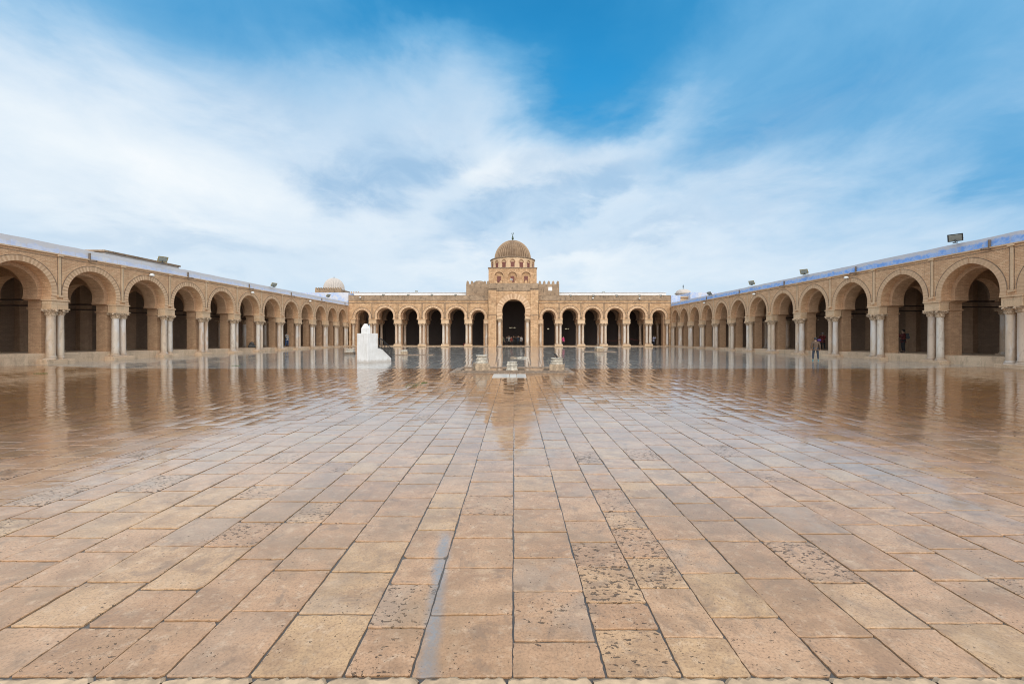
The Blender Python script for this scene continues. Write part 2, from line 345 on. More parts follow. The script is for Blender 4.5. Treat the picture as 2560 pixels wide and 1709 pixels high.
# ------------------------------------------------------------------ mesh helpers
class MB:
    def __init__(s, T=None): s.v = []; s.f = []; s.a = []; s.T = T
    def add(s, vs, fs, a=0.5):
        o = len(s.v)
        s.v += [tuple(s.T(*v)) if s.T else tuple(v) for v in vs]
        s.f += [tuple(i + o for i in f) for f in fs]; s.a += [a] * len(fs)
    def box(s, x0, x1, y0, y1, z0, z1, a=.5):
        s.add([(x0, y0, z0), (x1, y0, z0), (x1, y1, z0), (x0, y1, z0), (x0, y0, z1), (x1, y0, z1), (x1, y1, z1), (x0, y1, z1)],
              [(0, 3, 2, 1), (4, 5, 6, 7), (0, 1, 5, 4), (1, 2, 6, 5), (2, 3, 7, 6), (3, 0, 4, 7)], a)
    def lathe(s, prof, n=20, cx=0, cy=0, mod=None, a=.5, cap=True):
        vs = []; fs = []
        for k, (r, z) in enumerate(prof):
            for i in range(n):
                t = 2 * PI * i / n; rr = r * (mod(t, z, k) if mod else 1)
                vs.append((cx + rr * math.cos(t), cy + rr * math.sin(t), z))
        for k in range(len(prof) - 1):
            for i in range(n):
                j = (i + 1) % n
                fs.append((k * n + i, k * n + j, (k + 1) * n + j, (k + 1) * n + i))
        if cap:
            fs.append(tuple(range(n - 1, -1, -1))); fs.append(tuple((len(prof) - 1) * n + i for i in range(n)))
        s.add(vs, fs, a)
    def tube(s, p, q, r, n=8, r2=None):
        p, q = Vector(p), Vector(q); r2 = r if r2 is None else r2
        w = (q - p).normalized(); u = w.orthogonal().normalized(); v = w.cross(u)
        vs = []
        for c, rr in ((p, r), (q, r2)):
            for i in range(n):
                t = 2 * PI * i / n; vs.append(tuple(c + rr * (math.cos(t) * u + math.sin(t) * v)))
        fs = [(i, (i + 1) % n, n + (i + 1) % n, n + i) for i in range(n)] + [tuple(range(n - 1, -1, -1)), tuple(range(n, 2 * n))]
        s.add(vs, fs)
    def build(s, name, m, parent=None, smooth=False, loc=None, bevel=0, tone=False, recalc=True):
        me = bpy.data.meshes.new(name); me.from_pydata(s.v, [], s.f)
        me.materials.append(m)
        if tone:
            at = me.attributes.new('tone', 'FLOAT', 'FACE'); at.data.foreach_set('value', s.a)
        if recalc:
            bm = bmesh.new(); bm.from_mesh(me); bmesh.ops.recalc_face_normals(bm, faces=bm.faces); bm.to_mesh(me); bm.free()
        if smooth:
            me.polygons.foreach_set('use_smooth', [True] * len(me.polygons))
            me.set_sharp_from_angle(angle=R(38))
        me.update()
        o = bpy.data.objects.new(name, me); C.objects.link(o)
        if parent: o.parent = parent
        if loc: o.location = loc
        if bevel:
            bv = o.modifiers.new('bevel', 'BEVEL'); bv.width = bevel; bv.segments = 2; bv.limit_method = 'ANGLE'
        return o
def tag(o, label=None, cat=None, group=None, kind=None):
    if label: o['label'] = label
    if cat: o['category'] = cat
    if group: o['group'] = group
    if kind: o['kind'] = kind
    return o
def empty(name, label, cat, loc=(0, 0, 0), rz=0, group=None):
    o = bpy.data.objects.new(name, None); C.objects.link(o); o.location = loc; o.rotation_euler = (0, 0, rz)
    o.empty_display_size = .2
    return tag(o, label, cat, group)
def inst(src, parent=None, loc=(0, 0, 0), scale=None, rz=0):
    o = src.copy(); C.objects.link(o); o.parent = parent; o.location = loc; o.rotation_euler = (0, 0, rz)
    if scale: o.scale = scale
    for ch in list(src.children):
        c = ch.copy(); C.objects.link(c); c.parent = o
    return o

def arch_pts(c, r, crown, zb, e=0., n=26):
    """points (s,z) of an arch opening from left foot over the crown to right foot; horseshoe below the widest line"""
    R_ = r + e; zc = crown - math.sqrt(R_ * R_ - e * e)
    a1 = math.acos(e / R_)
    drop = zc - zb
    a0 = -math.asin(min(.62, max(0, drop) / R_))
    right = [(c - e + R_ * math.cos(a0 + (a1 - a0) * k / n), zc + R_ * math.sin(a0 + (a1 - a0) * k / n)) for k in range(n + 1)]
    if right[0][1] > zb + .01: right = [(right[0][0], zb)] + right
    else: right[0] = (right[0][0], zb)
    left = [(2 * c - x, z) for x, z in right]
    return left + right[::-1][1:], zc
def arch_panel(mb, s0, s1, c, r, crown, zb, zt, d0, d1, e=0., a=.5, bottoms=True, soffit=True):
    pts, zc = arch_pts(c, r, crown, zb, e)
    n = len(pts); out = []
    for i, (x, z) in enumerate(pts):
        k = i / (n - 1)
        if k < .25: out.append((s0, zb + (zt - zb) * k / .25))
        elif k <= .75: out.append((s0 + (s1 - s0) * (k - .25) / .5, zt))
        else: out.append((s1, zt - (zt - zb) * (k - .75) / .25))
    # put exact corners in
    i1 = max(i for i in range(n) if out[i][0] == s0 and i / (n - 1) <= .25); out[i1] = (s0, zt)
    i2 = min(i for i in range(n) if i / (n - 1) > .75); out[i2] = (s1, zt)
    vs = []; fs = []
    for d_ in (d0, d1):
        for (x, z) in pts: vs.append((x, d_, z))
        for (x, z) in out: vs.append((x, d_, z))
    B = 2 * n
    for i in range(n - 1):
        fs.append((i, i + 1, n + i + 1, n + i)); fs.append((B + i, B + n + i, B + n + i + 1, B + i + 1))
    if soffit:
        for i in range(n - 1): fs.append((i, B + i, B + i + 1, i + 1))
    if bottoms:
        fs.append((0, n, B + n, B)); fs.append((n - 1, B + n - 1, B + 2 * n - 1, 2 * n - 1))
    mb.add(vs, fs, a)
def ring(mb, c, r, crown, zb, e, w, d0, d1, segs, lift=0., tones=None, slab_gap=0.0):
    """voussoir ring round an arch opening"""
    R_ = r + e; zc = crown - math.sqrt(R_ * R_ - e * e); a1 = math.acos(e / R_)
    a0 = -math.asin(min(.62, max(0, zc - zb) / R_))
    for side in (1, -1):
        for k in range(segs):
            b0 = a0 + (a1 - a0) * k / segs; b1 = a0 + (a1 - a0) * (k + 1) / segs
            vs = []
            for dd in (d0, d1):
                for (aa, rr) in ((b0, R_ + lift), (b1, R_ + lift), (b1, R_ + lift + w), (b0, R_ + lift + w)):
                    x = (c + side * (-e + rr * math.cos(aa))); z = zc + rr * math.sin(aa)
                    if side * (x - c) < 0: x = c
                    vs.append((x, dd, z))
            t = tones(k) if tones else .5
            mb.add(vs, [(0, 1, 2, 3), (4, 7, 6, 5), (0, 4, 5, 1), (2, 6, 7, 3), (1, 5, 6, 2), (0, 3, 7, 4)], t)

# ------------------------------------------------------------------ ground
def gz(x, y):
    ax = abs(x); side = max(0., min(1., (ax - 20.5) / 5.5)); side = side * side * (3 - 2 * side)
    return side * max(-.02, .16 - .0035 * max(0, y - 22)) * (1.0 if x < 0 else .7)
gp = MB(); gp.add([(-3000, -3000, -.35), (3000, -3000, -.35), (3000, 4000, -.35), (-3000, 4000, -.35)], [(0, 1, 2, 3)])
tag(gp.build('ground', GRD), 'bare earth spreading away beyond the mosque walls', None, None, 'structure')

def clip_well(x0, x1, y0, y1):       # stones that would lie under the well kerb or the marble slab
    return x0 < 2.75 and x1 > -2.95 and y0 < 22.3 and y1 > 19.75
NEAR_STRIPS = [-5.9, -5.45, -4.99, -4.60, -4.12, -3.62, -3.14, -2.67, -2.226, -1.856, -1.407, -.909, -.545, -.01, .485, .893, 1.257, 1.70, 2.16, 2.58, 3.08, 3.5, 3.99, 4.41, 4.90, 5.38, 5.9]
FIX = {-2.226: [2.63, 3.36, 4.02], -1.856: [2.73, 3.20, 3.53, 4.0], -1.407: [2.70, 3.18, 3.65, 4.15], -.909: [2.575, 3.02, 3.38, 3.86],
       -.545: [2.69, 3.24, 3.71, 4.2], -.01: [2.454, 2.94, 3.38, 3.83, 4.33, 4.83, 5.35, 5.79, 6.26, 6.68],
       .485: [2.56, 2.815, 3.24, 3.64, 4.06], .893: [2.49, 2.975, 3.38, 3.89], 1.257: [2.67, 3.16, 3.69, 4.16]}
ROUGH = {(.485, 3.24): .93, (.485, 2.815): 1.0, (.893, 2.975): .86, (-.01, 2.454): .72, (-.01, 1.98): .66, (-1.407, 3.65): .6, (-.545, 4.2): .8}
def jit_edge(p, q, n, amp, rnd):
    out = []
    for k in range(n):
        t = k / n; x = p[0] + (q[0] - p[0]) * t; y = p[1] + (q[1] - p[1]) * t
        if k: x += rnd.uniform(-amp, amp); y += rnd.uniform(-amp, amp)
        out.append((x, y))
    return out
def pave(name, xs0, xs1, y0, y1, wrange, lrange, m, seed, tilt, fix=False, gap=.012, label=None, worn=.0019):
    rnd = random.Random(seed); vs = []; fs = []; at = []; sm = []
    if fix:
        xs = list(NEAR_STRIPS)
        x = xs[0]
        while x > xs0: x -= rnd.uniform(*wrange); xs.insert(0, x)
        x = xs[-1]
        while x < xs1: x += rnd.uniform(*wrange); xs.append(x)
    else:
        xs = [xs0]
        while xs[-1] < xs1: xs.append(xs[-1] + rnd.uniform(*wrange))
    for a, b in zip(xs[:-1], xs[1:]):
        ys = [1.98 if fix else y0 - rnd.uniform(0, .4)]
        if fix and a in FIX: ys += FIX[a]
        elif fix: ys[0] = 1.98 - rnd.uniform(0, .4)
        while ys[-1] < y1: ys.append(ys[-1] + rnd.uniform(*lrange))
        ys[-1] = y1
        if ys[-1] - ys[-2] < .15: ys.pop(-2)
        for c, d_ in zip(ys[:-1], ys[1:]):
            c2 = max(c, y0)
            if d_ - c2 < .05: continue
            if fix and clip_well(a, b, c2, d_) and a > -2.9 and b < 2.7 and c2 > 19.8: continue
            near = fix and d_ < 8.5 and abs(a) < 9
            gp_ = gap * (rnd.uniform(.5, 1.9) if near else 1)
            x0_, x1_, y0_, y1_ = a + gp_ / 2, b - gp_ / 2, c2 + gp_ / 2, d_ - gp_ / 2
            cx, cy = (a + b) / 2, (c2 + d_) / 2
            ch = .018 if near else 0
            if near:
                k = [rnd.uniform(.002, .011) * (3.2 if rnd.random() < .12 else 1) for _ in range(4)]
                cor = [(x0_ + k[0], y0_), (x1_ - k[1], y0_), (x1_, y0_ + k[1]), (x1_, y1_ - k[2]), (x1_ - k[2], y1_), (x0_ + k[3], y1_), (x0_, y1_ - k[3]), (x0_, y0_ + k[0])]
                pts = []
                for i in range(8):
                    p, q = cor[i], cor[(i + 1) % 8]
                    pts += jit_edge(p, q, 9 if i % 2 == 0 else 1, .0035, rnd)
            else: pts = [(x0_, y0_), (x1_, y0_), (x1_, y1_), (x0_, y1_)]
            calm = .55 if abs(cx) > 7.5 + .25 * (cy - 8) else 1.
            tx, ty, dz_ = rnd.gauss(0, tilt * calm), rnd.gauss(0, tilt * calm), rnd.uniform(-.0015, .0015)
            hz = lambda x, y: gz(x, y) + dz_ + tx * (x - cx) + ty * (y - cy)
            col = (rnd.random(), ROUGH.get((a, c), rnd.random() ** 1.15 * (.97 if rnd.random() < .55 else .6)), rnd.random(), 1)
            o = len(vs); n = len(pts)
            if near:      # hand-cut outline with a worn rim
                ins = [(cx + (x - cx) * (1 - .018 / (x1_ - x0_)), cy + (y - cy) * (1 - .018 / (y1_ - y0_))) for x, y in pts]
                for (x, y) in pts: vs.append((x, y, hz(x, y) - rnd.uniform(.001, .004)))
                for (x, y) in ins: vs.append((x, y, hz(x, y)))
                for (x, y) in pts: vs.append((x, y, gz(x, y) - .03))
                fs.append(tuple(range(o + n, o + 2 * n))); at.append(col); sm.append(False)
                for i in range(n):
                    j = (i + 1) % n
                    fs.append((o + i, o + j, o + n + j, o + n + i)); at.append(col); sm.append(False)
                    fs.append((o + i, o + 2 * n + i, o + 2 * n + j, o + j)); at.append(col); sm.append(False)
                continue
            bx, by = .018, .03
            gx = [x0_, x0_ + bx, (x0_ + x1_) / 2, x1_ - bx, x1_]; gy = [y0_, y0_ + by, y0_ + (y1_ - y0_) * .36, y0_ + (y1_ - y0_) * .66, y1_ - by, y1_]
            for j, y in enumerate(gy):
                for i, x in enumerate(gx):
                    edge = i in (0, 4) or j in (0, 5)
                    vs.append((x, y, hz(x, y) + (-worn * calm * rnd.uniform(.0, 1.2) if edge else rnd.gauss(0, worn * .28 * calm))))
            for j in range(5):
                for i in range(4):
                    q = o + j * 5 + i; fs.append((q, q + 1, q + 6, q + 5)); at.append(col); sm.append(True)
            o2 = len(vs); cs_ = [(x0_, y0_), (x1_, y0_), (x1_, y1_), (x0_, y1_)]
            for (x, y) in cs_: vs.append((x, y, hz(x, y) - worn * .6))
            for (x, y) in cs_: vs.append((x, y, gz(x, y) - .03))
            for i in range(4):
                j = (i + 1) % 4; fs.append((o2 + i, o2 + 4 + i, o2 + 4 + j, o2 + j)); at.append(col); sm.append(False)
    me = bpy.data.meshes.new(name); me.from_pydata(vs, [], fs); me.materials.append(m)
    A = me.attributes.new('slab', 'FLOAT_COLOR', 'FACE'); A.data.foreach_set('color', [c for col in at for c in col])
    me.polygons.foreach_set('use_smooth', sm)
    me.update(); o = bpy.data.objects.new(name, me); C.objects.link(o)
    tag(o, label, None, None, 'structure'); return o
EDGE = 22.6
pave('pavement', -27.2, 25.9, 2.2, EDGE, (.36, .52), (.38, .62), PAV, 5, .0042, True, .0105, 'wet tan stone slabs in long strips in the foreground')
pave('courtyard_floor', -27.2, 25.9, EDGE, 67.4, (.55, .8), (.7, 1.3), PAVF, 6, .0026, False, .010, 'wet grey marble paving in front of the prayer hall', worn=.0016)
# the bed the slabs sit in
bm_ = MB(); nx = 60
xs = [-27.4 + 53.4 * i / nx for i in range(nx + 1)]; ysb = [1.9, 5, 10, 16, 22.6, 30, 40, 50, 60, 68]
bm_.add([(x, y, gz(x, y) - .010) for y in ysb for x in xs], [(j * (nx + 1) + i, j * (nx + 1) + i + 1, (j + 1) * (nx + 1) + i + 1, (j + 1) * (nx + 1) + i) for j in range(len(ysb) - 1) for i in range(nx)])
tag(bm_.build('paving_bed', MOR), 'dark mortar bed in the joints between the paving slabs', None, None, 'structure')
# rough pale edge of the step at the bottom of the picture
rs = random.Random(3); st = MB(); x = -9.0
tag_step = []
while x < 9.0:
    w = rs.uniform(.35, .7); n = 22; top = []; 
    for k in range(n + 1):
        edge = 2.178 + rs.uniform(-.010, .010) - (.02 if k in (0, n) else 0)
        top.append((x + .006 + (w - .012) * k / n, edge))
    vs = [(p[0], p[1], .012 + rs.uniform(-.003, .003)) for p in top] + [(p[0], p[1] - .03, .03) for p in top] + [(p[0], -5.0, .03) for p in top] + [(p[0], p[1] + .002, -.03) for p in top]
    m_ = n + 1; fs = []
    for k in range(n):
        fs += [(k, k + 1, m_ + k + 1, m_ + k), (m_ + k, m_ + k + 1, 2 * m_ + k + 1, 2 * m_ + k), (3 * m_ + k, 3 * m_ + k + 1, k + 1, k)]
    st.add(vs, fs); x += w
STEPM = plain('step_stone', (.50, .35, .22), .5, vary=.25, nscale=14)
tag(st.build('step', STEPM), 'rough pale stone edge of a step at the very front', None, None, 'structure')

# ------------------------------------------------------------------ prototypes for columns
def column_proto(rad, zb, zt, caph, seed):
    """one marble shaft with base and carved capital, unit height data: z from 0 (base) to zt-zb"""
    H = zt - zb; h0 = .20; h1 = H - caph
    s = MB(); s.lathe([(rad * 1.02, h0), (rad * 1.0, h0 + .1), (rad, H * .4), (rad * .93, h1 - .06), (rad * .97, h1 - .05), (rad * .97, h1)], 24)
    col = s.build('column', MAR, None, True)
    bse = MB(); bse.box(-rad * 1.28, rad * 1.28, -rad * 1.28, rad * 1.28, 0, .07)
    bse.lathe([(rad * 1.22, .072), (rad * 1.28, .10), (rad * 1.2, .13), (rad * 1.06, .145), (rad * 1.06, .16), (rad * 1.14, .18), (rad * 1.03, .202)], 24)
    b = bse.build('base', MAR, col, True)
    cp = MB()
    def leaf(t, z, k):
        u = (z - h1) / caph
        return 1 + .10 * (.5 + .5 * math.cos(8 * t + (PI if u > .45 else 0))) * (1 if k % 2 else .25)
    cp.lathe([(rad * .98, h1 + .002), (rad * 1.12, h1 + caph * .12), (rad * 1.30, h1 + caph * .36), (rad * 1.08, h1 + caph * .42), (rad * 1.36, h1 + caph * .62), (rad * 1.62, h1 + caph * .78), (rad * 1.25, h1 + caph * .84)], 32, mod=leaf)
    q = rad * 1.5
    cp.box(-q, q, -q, q, h1 + caph * .86, H)
    for sx in (-1, 1):
        for sy in (-1, 1): cp.tube((sx * rad * 1.0, sy * rad * 1.0, h1 + caph * .62), (sx * q * .97, sy * q * .97, h1 + caph * .84), .035, 8, .055)
    c = cp.build('capital', CAP, col, True)
    return col
COLH = 2.90
colA = column_proto(.195, 0, COLH, .38, 1)
colB = column_proto(.178, 0, COLH, .33, 2)
for c_ in (colA, colB):
    for o_ in [c_] + list(c_.children): C.objects.unlink(o_)

used = []
def add_column(root, proto, s, d_, zb, zt, k=1.0, rz=0):
    o = inst(proto, root, (s, d_, zb), (k, k, (zt - zb) / COLH), rz)
    return o

# ------------------------------------------------------------------ arcades along the sides
def side_arcade(root, sgn, piers, wall_s0, wall_s1, ztop, spring, r, crown, e, pz, cz, blu, cw=.30, tone_amp=.38, seed=1):
    """local x = along, y = inward, z up. pz(s): plinth top; cz(s): foot of the columns"""
    rnd = random.Random(seed); P = sorted(piers); root_parts = root
    bays = [(a, b) for a, b in zip(P[:-1], P[1:])]
    front = MB(); inner = MB(); back = MB()
    ih = .44; hw = .50
    for a, b in bays:
        c = (a + b) / 2
        arch_panel(front, a, b, c, r, crown, spring, ztop, 0, .55, e)
        arch_panel(back, a, b, c, r - .23, crown - .24, spring, ztop, .552, 1.36, e)
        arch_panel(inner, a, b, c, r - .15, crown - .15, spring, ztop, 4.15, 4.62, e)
    if wall_s0 < P[0]: front.box(wall_s0, P[0], 0, .55, spring, ztop)
    if wall_s1 > P[-1]: front.box(P[-1], wall_s1, 0, .55, spring, ztop)
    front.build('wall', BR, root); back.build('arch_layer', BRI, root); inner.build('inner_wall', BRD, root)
    for i, s in enumerate(P):      # cross arches of the gallery, tie beams, inner columns
        T = lambda x, y, z, s=s: (s + y, x, z)
        dm = MB(T); arch_panel(dm, 1.362, 4.148, 2.76, 1.02, spring + 1.38, spring - .02, ztop, -.26, .26, 0)
        dm.build('cross_arch', BRI, root)
        tb = MB(); tb.box(s - .05, s + .05, 1.1, 4.2, spring - .02, spring + .07); tb.box(s - .045, s + .045, 1.1, 4.2, spring - .36, spring - .28)
        tb.build('tie_beam', WOOD, root)
        q = MB(); q.box(s - .36, s + .36, 4.0, 4.75, spring - .42, spring - .002); q.box(s - .42, s + .42, 3.95, 4.8, spring - .10, spring - .022)
        q.build('impost_block', BRD, root)
        add_column(root, colA, s, 4.38, pz(s), spring - .42, 1.05)
        # outer pier with mouldings
        pr = MB(); pr.box(s - .43, s + .43, .60, 1.33, pz(s) - .05, spring - .56)
        pr.box(s - .48, s + .48, .566, 1.39, spring - .56, spring - .50)
        pr.box(s - .435, s + .435, .59, 1.34, spring - .50, spring - .07); pr.box(s - .50, s + .50, .556, 1.41, spring - .07, spring - .002)
        pr.build('pier', BRI, root)
        im = MB(); im.box(s - .46, s + .46, -.04, .53, spring - .50, spring - .075); im.box(s - hw, s + hw, -.10, .545, spring - .073, spring - .002)
        im.box(s - hw - .02, s + hw + .02, -.09, .535, spring - .565, spring - .502)
        im.build('impost_block', IMP, root, bevel=.01)
        foot = cz(s)
        ksz = [rnd.uniform(.92, 1.10), rnd.uniform(.90, 1.08)]
        for q_, dx_ in enumerate((-.255, .255)):
            add_column(root, colA if rnd.random() < .6 else colB, s + dx_, .22, foot, spring - .567, ksz[q_], rnd.uniform(0, 6))
        ped = MB(); w_ = rnd.uniform(.62, .80)
        ped.box(s - w_, s + w_, -.10, .58, -.10, foot + .002); ped.box(s - w_ * .97, s + w_ * .97, -.12 - rnd.uniform(0, .12), -.102, -.1, foot - rnd.uniform(.04, .12))
        ped.build('pedestal', PLI, root, bevel=.02)
        pl = MB()
        pl.box(s - .07, s + .07, -.03, -.002, spring + .28, ztop - .09)
        dl = MB()
        for x_ in (-.115, .095): dl.box(s + x_, s + x_ + .018, -.012, -.001, spring + .30, ztop - .18)
        dl.build('joint_shadow_line', MOULD, root)  # dark strips draw the joints and the shadow beside the pilaster
        pl.box(s - .13, s + .13, -.10, -.003, spring + .17, spring + .27); pl.box(s - .14, s + .14, -.12, -.003, ztop - .085, ztop - .01)
        pl.build('pilaster', IMP, root)
    for a, b in bays:
        c = (a + b) / 2; ar = MB()
        ring(ar, c, r, crown, spring, e, .30, -.022, .02, 31, .0, lambda k: min(1, max(0, .5 + (tone_amp if k % 2 else -tone_amp) * rnd.uniform(.2, 1))))
        ar.build('arch_ring', VOU, root, tone=True)
        ah = MB(); ring(ah, c, r, crown, spring + .35, e, .028, -.03, -.001, 21, .305); ah.build('arch_moulding', MOULD, root)
    s0, s1 = min(wall_s0, P[0]), max(wall_s1, P[-1])
    co = MB(); co.box(s0, s1, -.07, .02, ztop, ztop + .075); co.build('cornice', IMP, root)
    dl = MB(); dl.box(s0, s1, -.018, -.002, ztop - .165, ztop - .14); dl.build('joint_shadow_line', MOULD, root)  # dark strip draws the shadow line below the cornice
    pp = MB(); L = s1 - s0; n = 60        # slightly uneven limewashed parapet
    rr = [rnd.uniform(-.015, .015) for _ in range(n + 1)]
    for k in range(n):
        a, b = s0 + L * k / n, s0 + L * (k + 1) / n
        pp.add([(a, .02, ztop + .075), (b, .02, ztop + .075), (b, .06, ztop + .62 + rr[k + 1]), (a, .06, ztop + .62 + rr[k]), (a, .34, ztop + .66 + rr[k]), (b, .34, ztop + .66 + rr[k + 1]), (b, .36, ztop), (a, .36, ztop)],
               [(0, 1, 2, 3), (3, 2, 5, 4), (4, 5, 6, 7)])
    pp.build('parapet', blu, root)
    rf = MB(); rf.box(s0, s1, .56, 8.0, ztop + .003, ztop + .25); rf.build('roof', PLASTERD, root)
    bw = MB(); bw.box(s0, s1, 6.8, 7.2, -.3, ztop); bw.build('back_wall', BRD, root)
    for s in P:
        q = MB(); q.box(s - .45, s + .45, 6.45, 6.798, pz(s), ztop - .01); q.build('wall_pier', BRM, root)
    fl = MB(); n = 24
    for k in range(n):
        a, b = s0 + L * k / n, s0 + L * (k + 1) / n
        fl.add([(a, .40, -.3), (b, .40, -.3), (b, .40, pz(b)), (a, .40, pz(a)), (a, 7.6, pz(a)), (b, 7.6, pz(b))], [(0, 1, 2, 3), (3, 2, 5, 4)])
    fl.build('plinth', PLI, root)
    return bays

# left: local x = world y ; right: local x = -world y
WL, WR = 26.7, 25.3
LP = [16.7, 20.6, 24.48, 28.4, 32.3, 36.12, 40.15, 44.05, 48.0, 51.9, 55.7, 59.45, 63.1, 66.6]
RP = [-v for v in (13.3, 17.2, 21.2, 25.26, 29.35, 33.42, 37.3, 41.4, 45.28, 49.1, 52.95, 56.7, 60.45, 64.1, 67.15)]
left = empty('arcade', 'long brick arcade of round horseshoe arches on the left with pale blue parapet', 'arcade', (-WL, 0, 0), R(90), 'arcades along the sides of the courtyard')
lb = side_arcade(left, 1, LP, 15.0, 67.25, 6.50, 3.87, 1.52, 5.82, 0.0, lambda s: .80 - (s - 22) / 45 * .62, lambda s: .42 - (s - 22) / 45 * .30, BLU_L, seed=4)
right = empty('arcade', 'long brick arcade of pointed arches on the right with bright blue parapet', 'arcade', (WR, 0, 0), R(-90), 'arcades along the sides of the courtyard')
rb = side_arcade(right, -1, RP, -67.25, -11.9, 6.42, 3.83, 1.50, 5.80, .16, lambda s: .66 - (-s - 22) / 45 * .52, lambda s: .30 - (-s - 22) / 45 * .20, BLU_R, tone_amp=.16, seed=9)

# ------------------------------------------------------------------ prayer hall
Y0 = 67.3
hall = empty('prayer_hall', 'domed stone prayer hall with arched porch closing the far end of the courtyard', 'mosque', (0, Y0, 0))
SPR = 4.38; FT = 8.18
FB = [(-26.4, -22.9, -24.56, 1.10, 5.90), (-22.9, -18.84, -20.86, 1.33, 6.26), (-18.84, -14.94, -17.02, 1.36, 6.28), (-14.94, -11.2, -13.12, 1.36, 6.26), (-11.2, -7.44, -9.35, 1.36, 6.26), (-7.44, -4.25, -5.85, 1.12, 5.86),
      (3.95, 7.16, 5.56, 1.12, 5.88), (7.16, 10.8, 8.97, 1.32, 6.22), (10.8, 14.45, 12.62, 1.32, 6.22), (14.45, 18.1, 16.25, 1.32, 6.22), (18.1, 21.7, 19.85, 1.30, 6.20), (21.7, 25.0, 23.3, 1.05, 5.86)]
w = MB(); w2 = MB(); iw = MB()
for (a, b, c, r, cr) in FB:
    arch_panel(w if a < 0 else w2, a, b, c, r, cr, SPR, FT, 0, .55)
    arch_panel(iw, a, b, c, r - .16, cr - .18, SPR, 7.9, .552, 1.5)
w.box(-26.72, -26.4, 0, 1.5, 0, FT); w2.box(25.0, 25.2, 0, 1.5, 0, FT)
w.build('wall', ASH, hall); w2.build('wall', ASH, hall); iw.build('arch_layer', BRI, hall)
rnd = random.Random(21)
for (a, b, c, r, cr) in FB:
    ar = MB(); ring(ar, c, r, cr, SPR, 0, .36, -.03, .02, 17, 0, lambda k: rnd.uniform(.25, .8));
    ar.build('arch_ring', VOU, hall, tone=True)
    ah = MB(); ring(ah, c, r, cr, SPR + .3, 0, .05, -.07, -.001, 17, .365); ah.build('arch_moulding', MOULD, hall)
PIERS = [(-26.05, 1), (-22.9, 2), (-18.84, 2), (-14.94, 2), (-11.2, 2), (-7.44, 2), (-4.5, 1), (4.2, 1), (7.16, 2), (10.8, 2), (14.45, 2), (18.1, 2), (21.7, 2), (24.72, 1)]
for s, n in PIERS:
    hwid = .64 if n == 2 else .40
    im = MB(); im.box(s - hwid + .05, s + hwid - .05, -.05, .53, SPR - .60, SPR - .07); im.box(s - hwid, s + hwid, -.11, .54, SPR - .068, SPR - .003); im.box(s - hwid, s + hwid, -.09, .535, SPR - .67, SPR - .603)
    im.build('impost_block', IMP, hall, bevel=.01)
    foot = .34 if n == 2 else .12
    for dx_ in ((-.28, .28) if n == 2 else (0.,)):
        add_column(hall, colA if rnd.random() < .5 else colB, s + dx_, .20, foot, SPR - .672, rnd.uniform(.98, 1.12), rnd.uniform(0, 6))
    ped = MB(); ped.box(s - hwid, s + hwid, -.12, .58, -.05, foot + .002); ped.build('pedestal', IMP, hall, bevel=.02)
    pr = MB(); pr.box(s - .52, s + .52, .60, 1.48, 0, SPR - .07); pr.box(s - .6, s + .6, .556, 1.55, SPR - .07, SPR - .002); pr.build('pier', BRI, hall)
    if n == 2:
        pl = MB()
        for x_ in (-.13, .06): pl.box(s + x_, s + x_ + .07, -.04, -.002, SPR + .3, 7.02)
        pl.box(s - .16, s + .16, -.10, -.003, SPR + .16, SPR + .29); pl.build('pilaster', MOULD, hall)
    # gallery: cross arch, inner columns
    T = lambda x, y, z, s=s: (s + y, x, z)
    dm = MB(T); arch_panel(dm, 1.552, 4.4, 2.95, 1.1, 5.9, SPR - .02, 7.9, -.28, .28); dm.build('cross_arch', BRI, hall)
    q = MB(); q.box(s - .4, s + .4, 4.25, 5.05, SPR - .5, SPR - .022); q.build('impost_block', BRI, hall)
    add_column(hall, colA, s - .02, 4.62, .10, SPR - .5, 1.1)
inr = MB()
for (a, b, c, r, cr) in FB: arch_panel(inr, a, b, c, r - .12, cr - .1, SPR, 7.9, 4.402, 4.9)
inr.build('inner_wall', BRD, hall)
for (z0_, z1_, dd) in ((6.98, 7.06, -.07), (7.42, 7.50, -.10)):
    for (a, b) in ((-26.75, -4.2), (3.9, 25.22)):
        mo = MB(); mo.box(a, b, dd, -.001, z0_, z1_); mo.build('moulding', MOULD, hall)
for (a, b) in ((-26.74, -4.2), (3.9, 25.21)):
    q = MB(); q.box(a, b, -.04, -.001, 7.501, FT - .002); q.build('frieze', ASHW, hall)
for (a, b) in ((-26.78, -4.2), (3.9, 25.25)):
    cp = MB(); rn = random.Random(8); x = a
    while x < b - .01:
        x2 = min(b, x + rn.uniform(.5, .9)); cp.box(x, x2 - .01, -.06, .60, FT + .001, FT + .07 + rn.uniform(0, .03)); x = x2
    cp.build('coping', ASHW, hall)
    pb = MB(); pb.box(a + .3, b - .2, 1.6, 1.9, 8.1, 8.83); pb.box(a + .2, b - .1, 1.5, 2.0, 8.832, 8.90); pb.build('parapet', WHT, hall)
    rf = MB(); rf.box(a, b, .561, 9.0, 7.92, 8.1); rf.build('roof', PLASTERD, hall)
